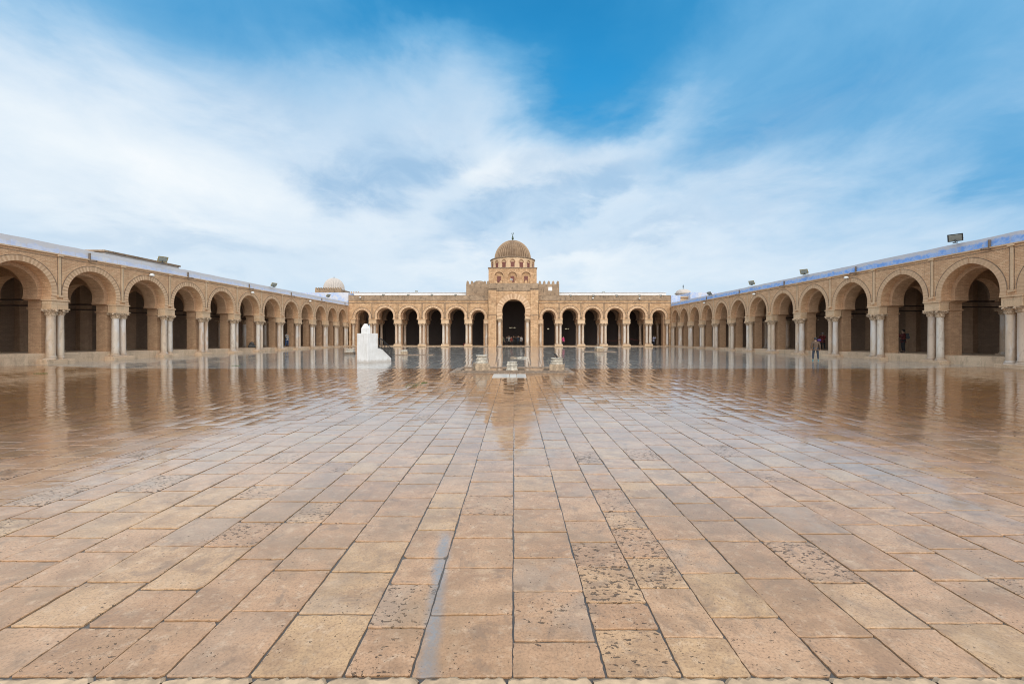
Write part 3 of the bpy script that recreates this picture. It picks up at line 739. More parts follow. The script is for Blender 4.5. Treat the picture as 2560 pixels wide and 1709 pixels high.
# limewashed walls continuing past both corners
sw = MB(); sw.box(-36, -26.9, .3, 9, 6.4, 8.72); sw.build('side_wall', BLU_W, hall)
sw = MB(); sw.box(25.4, 26.9, .3, 9, 6.3, 8.25); sw.build('side_wall', BLU_W, hall)
sw = MB(); sw.box(28.9, 36, 1.2, 9, 6.3, 8.85); sw.build('side_wall', BLU_W, hall)
sw = MB(); sw.box(26.9, 29.0, 2.2, 9, 6.3, 8.05); sw.box(26.85, 29.0, 2.0, 9, 8.052, 8.25); sw.build('side_wall', IMP, hall)
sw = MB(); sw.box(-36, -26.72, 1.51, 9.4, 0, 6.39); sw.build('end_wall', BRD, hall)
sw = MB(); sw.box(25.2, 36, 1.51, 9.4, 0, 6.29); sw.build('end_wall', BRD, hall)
cb = MB(); cb.box(-26.4, 25.0, 9.0, 9.4, 0, 8.0); cb.build('back_wall', WOOD, hall)  # near-black tone puts the unlit depth of the hall into the colour
ff = MB(); ff.box(-26.7, 25.2, -.12, 9, -.3, .055); ff.build('gallery_floor', PAVF if False else PLI, hall)
# doors seen deep in the gallery
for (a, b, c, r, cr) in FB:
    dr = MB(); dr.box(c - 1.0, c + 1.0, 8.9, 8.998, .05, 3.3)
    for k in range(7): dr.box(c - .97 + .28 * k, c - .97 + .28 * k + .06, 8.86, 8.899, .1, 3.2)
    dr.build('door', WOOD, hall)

# porch in the middle
PX0, PX1 = -4.13, 3.82; PD = -1.0
po = MB()
po.box(PX0, -2.87, PD, .6, 0, 8.95); po.box(2.56, PX1, PD, .6, 0, 8.95)
arch_panel(po, -2.86, 2.55, -.12, 1.92, 7.62, 5.02, 8.95, PD + .10, .6)
po.build('porch', ASH, hall)
q = MB(); q.box(PX0 + .03, PX1 - .03, PD + .05, .62, 8.952, 10.08); q.build('parapet', ASHW, hall)
for (a, b) in ((PX0, -2.87), (2.56, PX1)):
    q = MB(); q.box(a - .06, b + .06, PD - .06, PD + .16, 9.18, 9.28); q.box(a - .05, b + .05, PD - .05, PD + .0, 4.98, 5.06); q.build('moulding', MOULD, hall)
q = MB(); q.box(-2.84, 2.53, PD + .02, PD + .098, 8.86, 8.95); q.build('moulding', MOULD, hall)
ar = MB(); ring(ar, -.12, 1.92, 7.62, 5.02, 0, .82, PD + .055, PD + .12, 19, .0, lambda k: min(1, max(0, (.85 if k % 2 else .25) + rnd.uniform(-.3, .25))))
ring(ar, -.12, 1.84, 7.54, 5.1, 0, .09, PD + .03, .58, 19, 0, lambda k: .3)
ar.build('arch_ring', VOU, hall, tone=True)
for s in (-2.38, 2.13):
    im = MB(); im.box(s - .42, s + .42, PD + .12, .5, 4.50, 4.95); im.box(s - .47, s + .47, PD + .06, .52, 4.952, 5.018); im.box(s - .47, s + .47, PD + .06, .52, 4.43, 4.498); im.build('impost_block', IMP, hall, bevel=.01)
    add_column(hall, colA, s, PD + .55, .06, 4.428, 1.5)
    pr = MB(); pr.box(s - .45, s + .45, .0, .58, 0, 5.0); pr.build('pier', BRI, hall)
def merlon(mb, s, w, z0, z1, d0, d1, rnd=None):
    k = (z1 - z0)
    prof = [(-w / 2, z0), (w / 2, z0), (w / 2, z0 + k * .5), (w * .33, z0 + k * .8), (0, z1), (-w * .33, z0 + k * .8), (-w / 2, z0 + k * .5)]
    n = len(prof)
    mb.add([(s + x, d0, z) for x, z in prof] + [(s + x, d1, z) for x, z in prof],
           [tuple(range(n)), tuple(range(2 * n - 1, n - 1, -1))] + [(i, n + i, n + (i + 1) % n, (i + 1) % n) for i in range(n)])
cr_ = MB()
for k in range(8):
    s = -2.95 + k * .80
    merlon(cr_, s, .42, 10.082, 10.55 + .10 * (k % 3 == 0), PD + .10, PD + .42)
cr_.build('battlement', ASH, hall)
# long crenellated block above the roof behind the porch
at_ = MB(); at_.box(-7.85, 7.30, .62, 1.3, 8.0, 10.16); at_.build('attic_wall', ASHW, hall)
cr_ = MB()
for s in [-7.62, -6.92, -6.2, -4.8, -4.3] + [4.15, 4.87, 5.6, 6.33, 7.08]: merlon(cr_, s, .40, 10.162, 10.70, .68, 1.0)
cr_.build('battlement', ASHW, hall)
vb = MB(); vb.lathe([(1.15, 10.1), (1.1, 10.35), (.9, 10.6), (.5, 10.78), (.05, 10.85)], 20, -5.8, 1.9); vb.build('vault', ASHW, hall, True)
pq = MB(); pq.box(5.52, 6.14, .59, .618, 9.06, 9.66); pq.build('plaque', WHT, hall)
# square storey, drum and ribbed dome; centre 6.75 m behind the facade line
DC = (-.30, 6.75)
sq = MB(); h_ = 4.04; zf = 13.05
for k in range(4):
    ca, sa = math.cos(k * PI / 2), math.sin(k * PI / 2)
    T = lambda x, y, z, ca=ca, sa=sa: (DC[0] + ca * x - sa * (y - h_), DC[1] + sa * x + ca * (y - h_), z)
    p = MB(T)
    for (a, b, c) in ((-h_, -1.15, -2.28), (-1.15, 1.10, -.02), (1.10, h_, 2.26)): arch_panel(p, a, b, c, .77, 12.45, 10.3, zf, 0, .22)
    sq.v += []; o = len(sq.v); sq.v += p.v; sq.f += [tuple(i + o for i in f) for f in p.f]; sq.a += p.a
    fr = MB(T)
    for c in (-2.28, -.02, 2.26):
        ring(fr, c, .77, 12.45, 11.5, 0, .10, -.03, .01, 12, 0, lambda k: .35)
    fr.build('arch_ring', VOU, hall, tone=True)
    if k == 0:
        for c in (-2.28, -.02, 2.26):
            wmb = MB(T); wmb.box(c - .31, c + .31, .12, .215, 10.75, 11.75)
            o_ = wmb.build('window', SHUT, hall)
sq.box(DC[0] - h_ + .22, DC[0] + h_ - .22, DC[1] - h_ + .22, DC[1] + h_ - .22, 8.1, zf - .01)
sq.build('tower', ASH, hall)
q = MB(); q.box(DC[0] - h_ - .10, DC[0] + h_ + .10, DC[1] - h_ - .10, DC[1] + h_ + .10, zf, zf + .13); q.build('cornice', MOULD, hall)
dr = MB(); RD = 3.83; NS = 16; zd0, zd1 = zf + .13, 14.92
half = RD * math.tan(PI / NS)
for k in range(NS):
    a = 2 * PI * k / NS
    T = lambda x, y, z, a=a: (DC[0] + math.cos(a) * x + math.sin(a) * (RD - y), DC[1] + math.sin(a) * x - math.cos(a) * (RD - y), z)
    p = MB(T); arch_panel(p, -half, half, 0, .42, 14.62, 13.3, zd1, 0, .16); p.box(-half * .95, half * .95, .161, .3, zd0, zd1)
    p.box(-half, half, 0, .16, zd0, 13.3)
    o = len(dr.v); dr.v += p.v; dr.f += [tuple(i + o for i in f) for f in p.f]; dr.a += p.a
    if math.cos(a) > .1:
        wmb = MB(T); wmb.box(-.36, .36, .05, .158, 13.32, 14.2); wmb.build('window', SHUT, hall)
        fr = MB(T); ring(fr, 0, .42, 14.62, 14.1, 0, .07, -.03, .01, 10, 0, lambda k: .4); fr.build('arch_ring', VOU, hall, tone=True)
dr.build('drum', IMP, hall)
q = MB(); q.lathe([(RD - .05, zd1), (RD + .16, zd1 + .03), (RD + .16, zd1 + .12), (RD - .2, zd1 + .24), (3.2, zd1 + .34)], 64, DC[0], DC[1]); q.build('cornice', MOULD, hall, True)
def ribdome(name, m, parent, cx, cy, r, z0, h, ribs, amp, nz=22):
    n = ribs * 8; prof = []
    for k in range(nz + 1):
        a = PI / 2 * k / nz; prof.append((max(.02, r * math.cos(a)), z0 + h * math.sin(a)))
    db = MB(); db.lathe(prof, n, cx, cy, mod=lambda t, z, k: 1 + amp * (max(0, math.cos(t * ribs)) ** 3 - .5))
    db.a = [1.0 if (i % 8 in (7, 0)) else 0. for _ in range(nz) for i in range(n)] + [0., 0.]
    return db.build(name, m, parent, True, tone=True)
dm = ribdome('dome', DOME, hall, DC[0], DC[1], 3.16, zd1 + .22, 3.48, 44, .06)
fi = MB(); fi.lathe([(.16, 18.55), (.10, 18.75), (.20, 18.95), (.20, 19.05), (.07, 19.2), (.13, 19.32), (.04, 19.5), (.03, 19.7)], 12, DC[0], DC[1])
for k in range(20):       # crescent
    a0, a1 = R(-245 + 15.5 * k), R(-245 + 15.5 * (k + 1)); th = .02 + .03 * math.sin(PI * (k + .5) / 20)
    fi.tube((DC[0] + .17 * math.cos(a0), DC[1], 19.86 + .17 * math.sin(a0)), (DC[0] + .17 * math.cos(a1), DC[1], 19.86 + .17 * math.sin(a1)), th, 6)
fi.build('finial', GRN, dm)

# ------------------------------------------------------------------ roofs and domes beyond
fd = empty('ribbed_dome', 'white ribbed dome rising beyond the left end of the prayer hall', 'dome', ((835 - HX) / 9.5, 109.8, 0))
ribdome('dome', WHT2, fd, 0, 0, 2.55, 14.0, 2.9, 36, .05)
q = MB(); q.lathe([(2.75, 6), (2.75, 13.9), (2.6, 14.02)], 40); q.box(-3.4, 3.4, -3.4, 3.4, 6, 12.9); q.box(3.4, 6.4, -1, 1, 6, 12.8); q.build('drum', WHT2, fd, True)
q = MB(); q.lathe([(.10, 16.8), (.12, 16.95), (.04, 17.1), (.03, 17.4)], 8); q.build('finial', GRN, fd)
mbx = MB()
for k in range(6): merlon(mbx, 3.6 + k * .62, .34, 12.802, 13.25, -.8, -.5)
mbx.build('battlement', ASH, fd)
ft = empty('battlemented_tower', 'dark crenellated stone tower in front of the far white dome', 'tower', (0, 95, 0))
k_ = 1043 / 95.; xa, xb = (787.6 - HX) / k_, (853 - HX) / k_; zt_ = HC + (HY - 719.5) / k_
q = MB(); q.box(xa, xb, 0, 5, 5, zt_ - .35); q.build('wall', ASHW, ft)
q = MB(); nm = 11
for k in range(nm): merlon(q, xa + .22 + (xb - xa - .44) * k / (nm - 1), .40, zt_ - .348, zt_ + .12, 0.02, .35)
q.build('battlement', ASHW, ft)
sd_ = empty('small_dome', 'low pale dome with a dark finial beyond the right corner of the hall', 'dome', ((1708 - HX) / 10.43, 100, 0))
zb_ = HC + (HY - 737) / 10.43
ribdome('dome', WHT2, sd_, 0, 0, 1.75, zb_ + .35, 1.05, 30, .02)
q = MB(); q.lathe([(1.72, zb_ - 4), (1.72, zb_ + .2), (1.95, zb_ + .25), (1.95, zb_ + .36), (1.7, zb_ + .37)], 40); q.box(-1.6, 3, -1.6, 3, 5, zb_ - .4); q.build('drum', WHT2, sd_, True)
q = MB(); q.lathe([(.05, zb_ + 1.3), (.05, zb_ + 1.7), (.17, zb_ + 1.85), (.05, zb_ + 2.0), (.13, zb_ + 2.15), (.03, zb_ + 2.3), (.03, zb_ + 2.55)], 10); q.build('finial', BLK, sd_)
rb_ = empty('rooftop_building', 'flat roofed beige building showing above the left arcade parapet', 'building', (-31.0, 35.0, 0))
q = MB(); q.box(-4, 0, -3.4, 3.6, 6.7, 8.0); q.box(-3.95, -.02, -3.35, 3.55, 8.001, 8.12); q.build('wall', WHT2, rb_)
q = MB(); q.box(-4.1, .05, -3.5, 3.7, 8.122, 8.26); q.build('coping', ASHW, rb_)

# ------------------------------------------------------------------ lamps, floodlights, spouts
def at(px, py, X=None, Y=None):
    """world point seen at a pixel, on the plane x=X or y=Y"""
    if X is not None: Y = X * F / (px - HX)
    else: X = (px - HX) * Y / F
    return Vector((X, Y, HC + (HY - py) * Y / F))
def floodlight(p, wid, label, body, yaw, pitch=35, stand=.35):
    o = empty('floodlight', label, 'floodlight', p, R(yaw), 'floodlights on the roofs')
    T_ = Matrix.Rotation(R(pitch), 3, 'X')
    def T(x, y, z): v = T_ @ Vector((x, y, z)); return (v.x, v.y, v.z + stand + wid * .35)
    a = wid / 2
    b = MB(T)
    b.add([(-a, 0, -a * .75), (a, 0, -a * .75), (a, 0, a * .75), (-a, 0, a * .75), (-a * .55, a * .7, -a * .4), (a * .55, a * .7, -a * .4), (a * .55, a * .7, a * .4), (-a * .55, a * .7, a * .4)],
          [(0, 1, 2, 3), (4, 7, 6, 5), (0, 4, 5, 1), (1, 5, 6, 2), (2, 6, 7, 3), (3, 7, 4, 0)])
    b.build('housing', body, o)
    l = MB(T); l.box(-a * .82, a * .82, -.02, -.004, -a * .58, a * .58); l.build('lens', GLS, o)
    s_ = MB(); s_.tube((0, .04, 0), (0, .04, stand + wid * .2), .025, 8); s_.box(-.10, .10, -.04, .12, -.02, .02)
    s_.tube((-a * 1.02, .1, stand + wid * .3), (a * 1.02, .1, stand + wid * .3), .02, 6); s_.build('bracket', BLK, o)
    return o
floodlight(at(407, 657, X=-26.3), .62, 'yellow floodlight on the left parapet before the beige rooftop building', YEL, 62, 35, .05)
floodlight(at(685, 717, X=-26.3), .62, 'yellow floodlight standing midway along the left parapet against the sky', YEL, 62, 35, .02)
floodlight(at(821, 743, X=-26.3), .60, 'yellow floodlight near the far end of the left parapet before the blue wall', YEL, 62, 35, .02)
floodlight(at(2388, 606, X=25.0), .62, 'large black floodlight on the right parapet, nearest to the camera', BLK, -50, 35, .05)
floodlight(at(2010, 686, X=25.0), .62, 'yellow floodlight with bluish glass, second nearest on the right parapet', YEL, -58, 30, .02)
floodlight(at(1879, 712, X=25.0), .60, 'yellow floodlight on the small ledge of the right parapet', YEL, -58, 30, .02)
floodlight(at(1773, 738, X=25.0), .60, 'dull floodlight at the far end of the right parapet before the blue walls', GRYM, -60, 45, .02)
floodlight(at(1041, 732, Y=69.2), .42, 'small square floodlight above the roof left of the dome', GRYM, 0, 0, .08)
floodlight(at(1509, 734, Y=69.2), .42, 'small square floodlight above the roof right of the dome', GRYM, 0, 0, .08)
floodlight(at(1278, 703, Y=66.8), .40, 'pale floodlight on the porch battlement below the dome', LMP, 0, 10, .10)
names_l = ['first', 'second', 'third', 'fourth']
for i, px in enumerate((958.5, 1020.5, 1080, 1139)):
    floodlight(at(px, 740, Y=67.25), .40, '%s small floodlight from the left on the cornice left of the porch' % names_l[i], GRYM, 20, 25, .04)
names_r = ['first', 'second', 'third', 'fourth', 'fifth']
for i, px in enumerate((1425.7, 1483, 1541, 1598, 1651)):
    floodlight(at(px, 742, Y=67.25), .42, '%s small floodlight from the porch on the cornice right of it' % names_r[i], GRYM, -20, 25, .04)
def spout(root, s, z):
    o = MB(); o.tube((s, -.03, z + .02), (s, -.03, z + .46), .055, 8); o.box(s - .06, s + .06, -.42, .0, z - .07, z + .02); o.tube((s, -.38, z - .03), (s + .0, -.46, z - .06), .05, 8)
    return o.build('rain_spout', GRYM, root)
for k in range(0, 6): spout(left, 26.2 + 7.9 * k, 6.50)
for y in (22.2, 30.9, 39.1, 46.9, 54.9): spout(right, -y, 6.42)
def wall_lamp(p, ang, label):
    o = empty('wall_lamp', label, 'lamp', p, R(ang), 'small white lamps along the arcades')
    a = MB(); a.lathe([(.03, .06), (.10, .04), (.16, -.03), (.15, -.10), (.05, -.13)], 12, 0, -.18); a.build('lamp_shade', LMP, o, True)
    b_ = MB(); b_.box(-.02, .02, -.2, 0, .05, .09); b_.build('bracket', IRON, o)
wall_lamp(at(373.6, 686, X=-WL + .03), 90, 'small white lamp over the third arch in view of the left arcade')
wall_lamp(at(627, 730, X=-WL + .03), 90, 'small white lamp below a spout halfway along the left arcade')
wall_lamp(at(772, 751.5, X=-WL + .03), 90, 'small white lamp nearest the far corner on the left arcade')
wall_lamp(at(2121.6, 692.6, X=WR - .03), -90, 'small white lamp under a spout on the right arcade, nearest of three')
wall_lamp(at(1889, 734, X=WR - .03), -90, 'small white lamp in the middle of the right arcade below a wire')
wall_lamp(at(1764, 756, X=WR - .03), -90, 'small white lamp farthest along the right arcade')
wall_lamp(at(901.5, 743, Y=67.25), 0, 'small white lamp on the hall front above its leftmost arch')
wall_lamp(at(1482, 745, Y=67.25), 0, 'small white lamp on the hall cornice over the third arch right of the porch')
wall_lamp(at(1598, 745.5, Y=67.25), 0, 'small white lamp on the hall cornice over the fifth arch right of the porch')
def chandelier(x, y, z, w, label):
    o = empty('chandelier', label, 'chandelier', (x, y, z), 0, 'lit lamps hanging inside the hall')
    a = MB(); n = 24
    for k in range(n):
        t0, t1 = 2 * PI * k / n, 2 * PI * (k + 1) / n
        a.tube((w * math.cos(t0), w * math.sin(t0), 0), (w * math.cos(t1), w * math.sin(t1), 0), .015, 6)
    a.tube((0, 0, .4), (0, 0, 2.5), .012, 6)
    for k in range(4): a.tube((w * math.cos(k * PI / 2), w * math.sin(k * PI / 2), 0), (0, 0, .4), .01, 6)
    a.build('hoop', IRON, o)
    for k in range(6):
        t0 = 2 * PI * k / 6 + .3; b_ = MB(); b_.lathe([(.01, -.08), (.045, -.04), (.045, 0), (.01, .03)], 8, w * math.cos(t0), w * math.sin(t0)); b_.build('bulb', BULB, o, True)
chandelier(-.35, 74.5, 3.2, .5, 'lit hoop chandelier hanging inside the porch arch')
chandelier(6.0, 74.0, 3.0, .12, 'small lit lamp seen through the first arch right of the porch')
chandelier(9.3, 74.0, 3.0, .30, 'small lit lamp seen through the second arch right of the porch')

# ------------------------------------------------------------------ whitewashed sundial block with steps
sb = empty('sundial_block', 'whitewashed masonry sundial block with steps and black handrail', 'sundial', (-9.58, 27.2, 0), R(58))
# local x runs back along the steps (to the right in view), local y to the left
def prism(mb, prof, y0, y1):
    n = len(prof)
    mb.add([(x, y0, z) for x, z in prof] + [(x, y1, z) for x, z in prof], [tuple(range(n)), tuple(range(2 * n - 1, n - 1, -1))] + [(i, n + i, n + (i + 1) % n, (i + 1) % n) for i in range(n)])
L1, L2, L3 = .84, 1.02, 2.0
b = MB(); prism(b, [(0, -.02), (L1, -.02), (L1, 1.93), (0, 1.93)], 0, 1.05); b.build('block', WHS, sb, bevel=.012)
b = MB(); prism(b, [(L1 + .001, -.02), (L3, -.02), (L3, .22), (L2 + .08, .96), (L1 + .001, .96)], 0, .16); prism(b, [(L1 + .001, -.02), (L3, -.02), (L3, .22), (L2 + .08, .96), (L1 + .001, .96)], .89, 1.05)
for k in range(5): b.box(L1 + .002, L3 - .03 - .19 * k, .161, .889, -.02 + .0 * k, .15 * (k + 1)) if k == 0 else b.box(L1 + .002, L3 - .03 - .19 * k, .161, .889, .15 * k + .001, .15 * (k + 1))
b.build('steps', WHS, sb, bevel=.008)
b = MB(); cx, cy = .30, .55; hw2 = .20
b.add([(cx - hw2, cy - hw2, 1.931), (cx + hw2, cy - hw2, 1.931), (cx + hw2, cy + hw2, 1.931), (cx - hw2, cy + hw2, 1.931),
       (cx - hw2, cy - hw2, 2.26), (cx + hw2, cy - hw2, 2.26), (cx + hw2, cy + hw2, 2.26), (cx - hw2, cy + hw2, 2.26),
       (cx - .07, cy - .07, 2.57), (cx + .07, cy - .07, 2.57), (cx + .07, cy + .07, 2.57), (cx - .07, cy + .07, 2.57)],
      [(0, 3, 2, 1), (8, 9, 10, 11)] + [(i, (i + 1) % 4, 4 + (i + 1) % 4, 4 + i) for i in range(4)] + [(4 + i, 4 + (i + 1) % 4, 8 + (i + 1) % 4, 8 + i) for i in range(4)])
b.build('pinnacle', WHS, sb)
for yy in (-.03, 1.08):
    rl = MB(); top = [(L1, 1.58), (L2 + .08, 1.58), (L3, .88)]; bot = [(L1, .98), (L2 + .08, .98), (L3, .26)]
    for pr_ in (top, bot):
        for p, q in zip(pr_[:-1], pr_[1:]): rl.tube((p[0], yy, p[1]), (q[0], yy, q[1]), .032, 8)
    for k in range(3):
        x = L1 + .03 + k * .11; rl.tube((x, yy, .98), (x, yy, 1.58), .018, 6)
    for k in range(8):
        t_ = k / 7; x = L2 + .08 + (L3 - L2 - .08) * t_; rl.tube((x, yy, .98 - .72 * t_ - (.10 if k in (0, 7) else 0)), (x, yy, 1.58 - .70 * t_), .024 if k in (0, 7) else .018, 6)
    rl.tube((L3, yy, .02), (L3, yy, .9), .022, 8)
    rl.build('handrail', IRON, sb)

# ------------------------------------------------------------------ wells in the paving
def weather_stone(name, col):
    m, g, b_ = mat(name); co = objco(g); n = g.noise(co, 9, 6, .65)
    c = g.mix(g.smooth(n, .40, .68), tuple(x * .55 for x in col), col); g.put(b_.inputs['Base Color'], c); b_.inputs['Roughness'].default_value = .7
    g.put(b_.inputs['Normal'], g.bump(n, .02, .8)); return m
WS = weather_stone('well_stone', (.50, .38, .26)); WM = weather_stone('well_marble', (.66, .60, .50)); WD = weather_stone('kerb_stone', (.33, .235, .16))
kb = empty('well_platform', 'low rectangular stone kerb with a raised rim in the middle of the courtyard', 'platform', (0, 0, 0))
def frame(mb, x0, x1, y0, y1, w_, z0, z1):
    mb.box(x0, x1, y0, y0 + w_, z0, z1); mb.box(x0, x1, y1 - w_, y1, z0, z1); mb.box(x0, x0 + w_, y0 + w_, y1 - w_, z0, z1); mb.box(x1 - w_, x1, y0 + w_, y1 - w_, z0, z1)
q = MB(); q.box(-3.08, 2.86, 19.55, 22.50, -.02, .055); o_ = q.build('plinth', WD, kb, bevel=.01)
q = MB(); frame(q, -2.82, 2.60, 19.95, 22.40, .20, .056, .115); q.build('rim', WD, kb, bevel=.012)
q = MB(); q.box(-2.61, 2.39, 20.16, 22.19, .056, .072); KW, g_, b_ = mat('kerb_floor_wet'); wet(g_, b_, g_.mix(g_.noise(objco(g_), 3.1, 6), (.20, .125, .07), (.40, .26, .15)), .5, .06); q.build('floor_slab', KW, kb)
def well_head(x, y, z, w_, h, topw, toph, label, mb_, mt, rz, kind=0):
    o = empty('stone_well', label, 'well head', (x, y, z), R(rz), 'stone well heads in the courtyard')
    q = MB(); q.box(-w_ / 2, w_ / 2, -w_ / 2, w_ / 2, 0, h); q.build('base', mb_, o, bevel=.015)
    q = MB(); r_ = topw / 2
    pf = [(r_ * 1.12, h + .001), (r_ * 1.14, h + toph * .14), (r_ * .98, h + toph * .17), (r_ * .96, h + toph * .32), (r_ * 1.06, h + toph * .42), (r_ * 1.04, h + toph * .56), (r_ * .86, h + toph * .62), (r_ * .84, h + toph * .78), (r_ * 1.02, h + toph * .86), (r_ * 1.02, h + toph)]
    q.lathe(pf, 28); q.build('column_base', mt, o, True); return o
well_head((1204 - HX) / F * 20.9, 20.9, .072, .74, .34, .56, .40, 'square stone well head topped by an old column base, left on the kerb', WS, WM, 14)
wr = well_head((1393 - HX) / F * 20.9, 20.9, .072, .72, .30, .64, .30, 'stone well head with pale worn rim and iron pulley, right end of the kerb', WS, WM, -10)
q = MB(); q.tube((0, 0, .58), (-.05, 0, .72), .05, 8); q.tube((-.05, 0, .72), (-.14, 0, .80), .055, 8); q.tube((0, 0, .58), (.30, -.1, .62), .02, 6); q.tube((.30, -.1, .62), (.33, -.30, .1), .018, 6); q.build('pulley', IRON, wr)
cs = empty('carved_capital', 'weathered carved capital standing upright between the two well heads', 'carved stone', ((1307 - HX - 0) / F * 20.4 * 0 + (1280 - HX) / F * 20.4, 20.4, .072))
q = MB(); q.lathe([(.26, 0), (.27, .06), (.23, .10), (.22, .22), (.25, .30), (.19, .36), (.21, .42), (.20, .45)], 32, mod=lambda t, z, k: 1 + .14 * math.cos(4 * t) * (1 if k > 1 else .3) + .05 * math.cos(12 * t + k)); q.build('block', WM, cs, True)
# white marble slabs laid before the kerb
ms = empty('marble_slab', 'flush white marble slab laid in the paving before the well kerb', 'slab', (0, 0, 0))
q = MB(); x0_, x1_ = -.96, .53
for (a, b_, c, d_) in ((x0_, -.22, 17.72, 19.40), (-.21, .10, 17.72, 19.40), (.11, x1_, 17.72, 18.5), (.11, x1_, 18.51, 19.40)): q.box(a, b_ - .012, c, d_, -.01, .0075)
MWH, g_, b_ = mat('marble_white_wet'); wet(g_, b_, g_.mix(g_.noise(objco(g_), 2.2, 6), (.46, .44, .40), (.66, .63, .58)), .5, .08, cw=.45); q.build('panel', MWH, ms)
def small_well(px, py_base, w_, h, label, m, pad, padlab):
    Y = F * HC / (py_base - HY); X = (px - HX) * Y / F
    if pad:
        p = empty('well_platform', padlab, 'platform', (X + pad[2], Y, 0), 0)
        q = MB(); q.box(-pad[0] / 2, pad[0] / 2, -pad[1] / 2, pad[1] / 2, -.01, .05); q.build('plinth', WD, p, bevel=.01)
    o = empty('stone_well', label, 'well head', (X, Y, .051 if pad else 0), R(8), 'stone well heads in the courtyard')
    q = MB(); q.box(-w_ / 2, w_ / 2, -w_ / 2, w_ / 2, 0, h * .7); q.build('base', m, o, bevel=.02)
    q = MB(); q.box(-w_ * .42, w_ * .42, -w_ * .42, w_ * .42, h * .7 + .001, h); q.build('rim', WM, o, bevel=.015)
small_well(1011, 887, .62, .40, 'small square sandstone well head to the right of the white sundial steps', WS, (3.4, .9, 1.0), 'thin flat stone kerb under the sandstone well head by the sundial')
small_well(1498, 879, .82, .50, 'rough stone well head on the right, in front of the hall columns', WS, (3.5, 1.6, -.05), 'broad flat stone kerb under the rough well head on the right')
small_well(875, 885, .85, .30, 'low dark stone well head left of the white sundial block', weather_stone('dark_stone', (.22, .16, .11)), None, '')
q = MB(); q.box(-.45, .45, -.2, .2, 0, .12); o_ = q.build('stone_block', WM, None, loc=((876 - HX) * 52 / F, 52, .0), bevel=.02); tag(o_, 'pale flat stone block lying behind the low dark well head', 'stone')
rk = random.Random(2)
for k in range(9):
    px = 1278 + 4.6 * k + rk.uniform(-1, 1); Y = 33.2 + rk.uniform(-.4, .4); s_ = rk.uniform(.06, .13)
    q = MB(); q.lathe([(s_ * .8, 0), (s_, s_ * .3), (s_ * .7, s_ * .8), (s_ * .2, s_)], 7, mod=lambda t, z, k_: rk.uniform(.7, 1.2))
    o_ = q.build('rubble_stone', WM if k > 2 else WS, None, loc=((px - HX) * Y / F, Y, 0)); o_.scale = (1.8, 1, .7)
    tag(o_, 'small broken stone in the short line of rubble behind the central kerb', 'stone', 'line of rubble behind the kerb')
# scruffy weeds along the joint left of the centre
WEED = plain('weed_green', (.07, .11, .03), .7)
for i, (px, py, lab) in enumerate(((1035, 962, 'long low weed tuft in the joint left of the central kerb'), (1060, 957, 'short weed tuft just right of the longer one beside the kerb'), (590, 914, 'low weed patch on the wet paving before the left arcade'), (102, 935, 'small weed tuft near the left edge in front of the nearest columns'))):
    Y = F * HC / (py - HY); X = (px - HX) * Y / F; q = MB(); rk = random.Random(i)
    for k in range(90):
        a, r_ = rk.uniform(0, 6.28), rk.random() ** .7; bx, by = r_ * math.cos(a) * (.28 if i != 1 else .12), r_ * math.sin(a) * (.9 if i == 0 else .2); h = rk.uniform(.015, .05)
        tx, ty = rk.uniform(-.03, .03), rk.uniform(-.03, .03)
        q.add([(bx - .006, by, 0), (bx + .006, by, 0), (bx + tx, by + ty, h)], [(0, 1, 2)])
    o_ = q.build('weed_tuft', WEED, None, loc=(X, Y, gz(X, Y)), recalc=False); tag(o_, lab, 'weed')
# dark bundle by a pier of the left arcade
bd = empty('sack_pile', 'pile of dark sacks against a pier inside the left arcade', 'sacks', at(627, 869, X=-27.35))
bd.location.z = .80 - (bd.location.y - 22) / 45 * .62
for k, (x_, y_, z_, s_) in enumerate(((0, 0, .18, .24), (.05, .35, .16, .22), (0, .15, .45, .20))):
    q = MB(); q.lathe([(s_ * .5, -s_ * .75), (s_, -s_ * .4), (s_ * 1.05, 0), (s_ * .8, s_ * .45), (s_ * .3, s_ * .8), (s_ * .12, s_)], 14, mod=lambda t, z, kk, k=k: 1 + .12 * math.sin(3 * t + k + kk))
    q.build('sack', plain('sack_grey', (.07, .065, .06), .8), bd, True, loc=(x_, y_, z_))

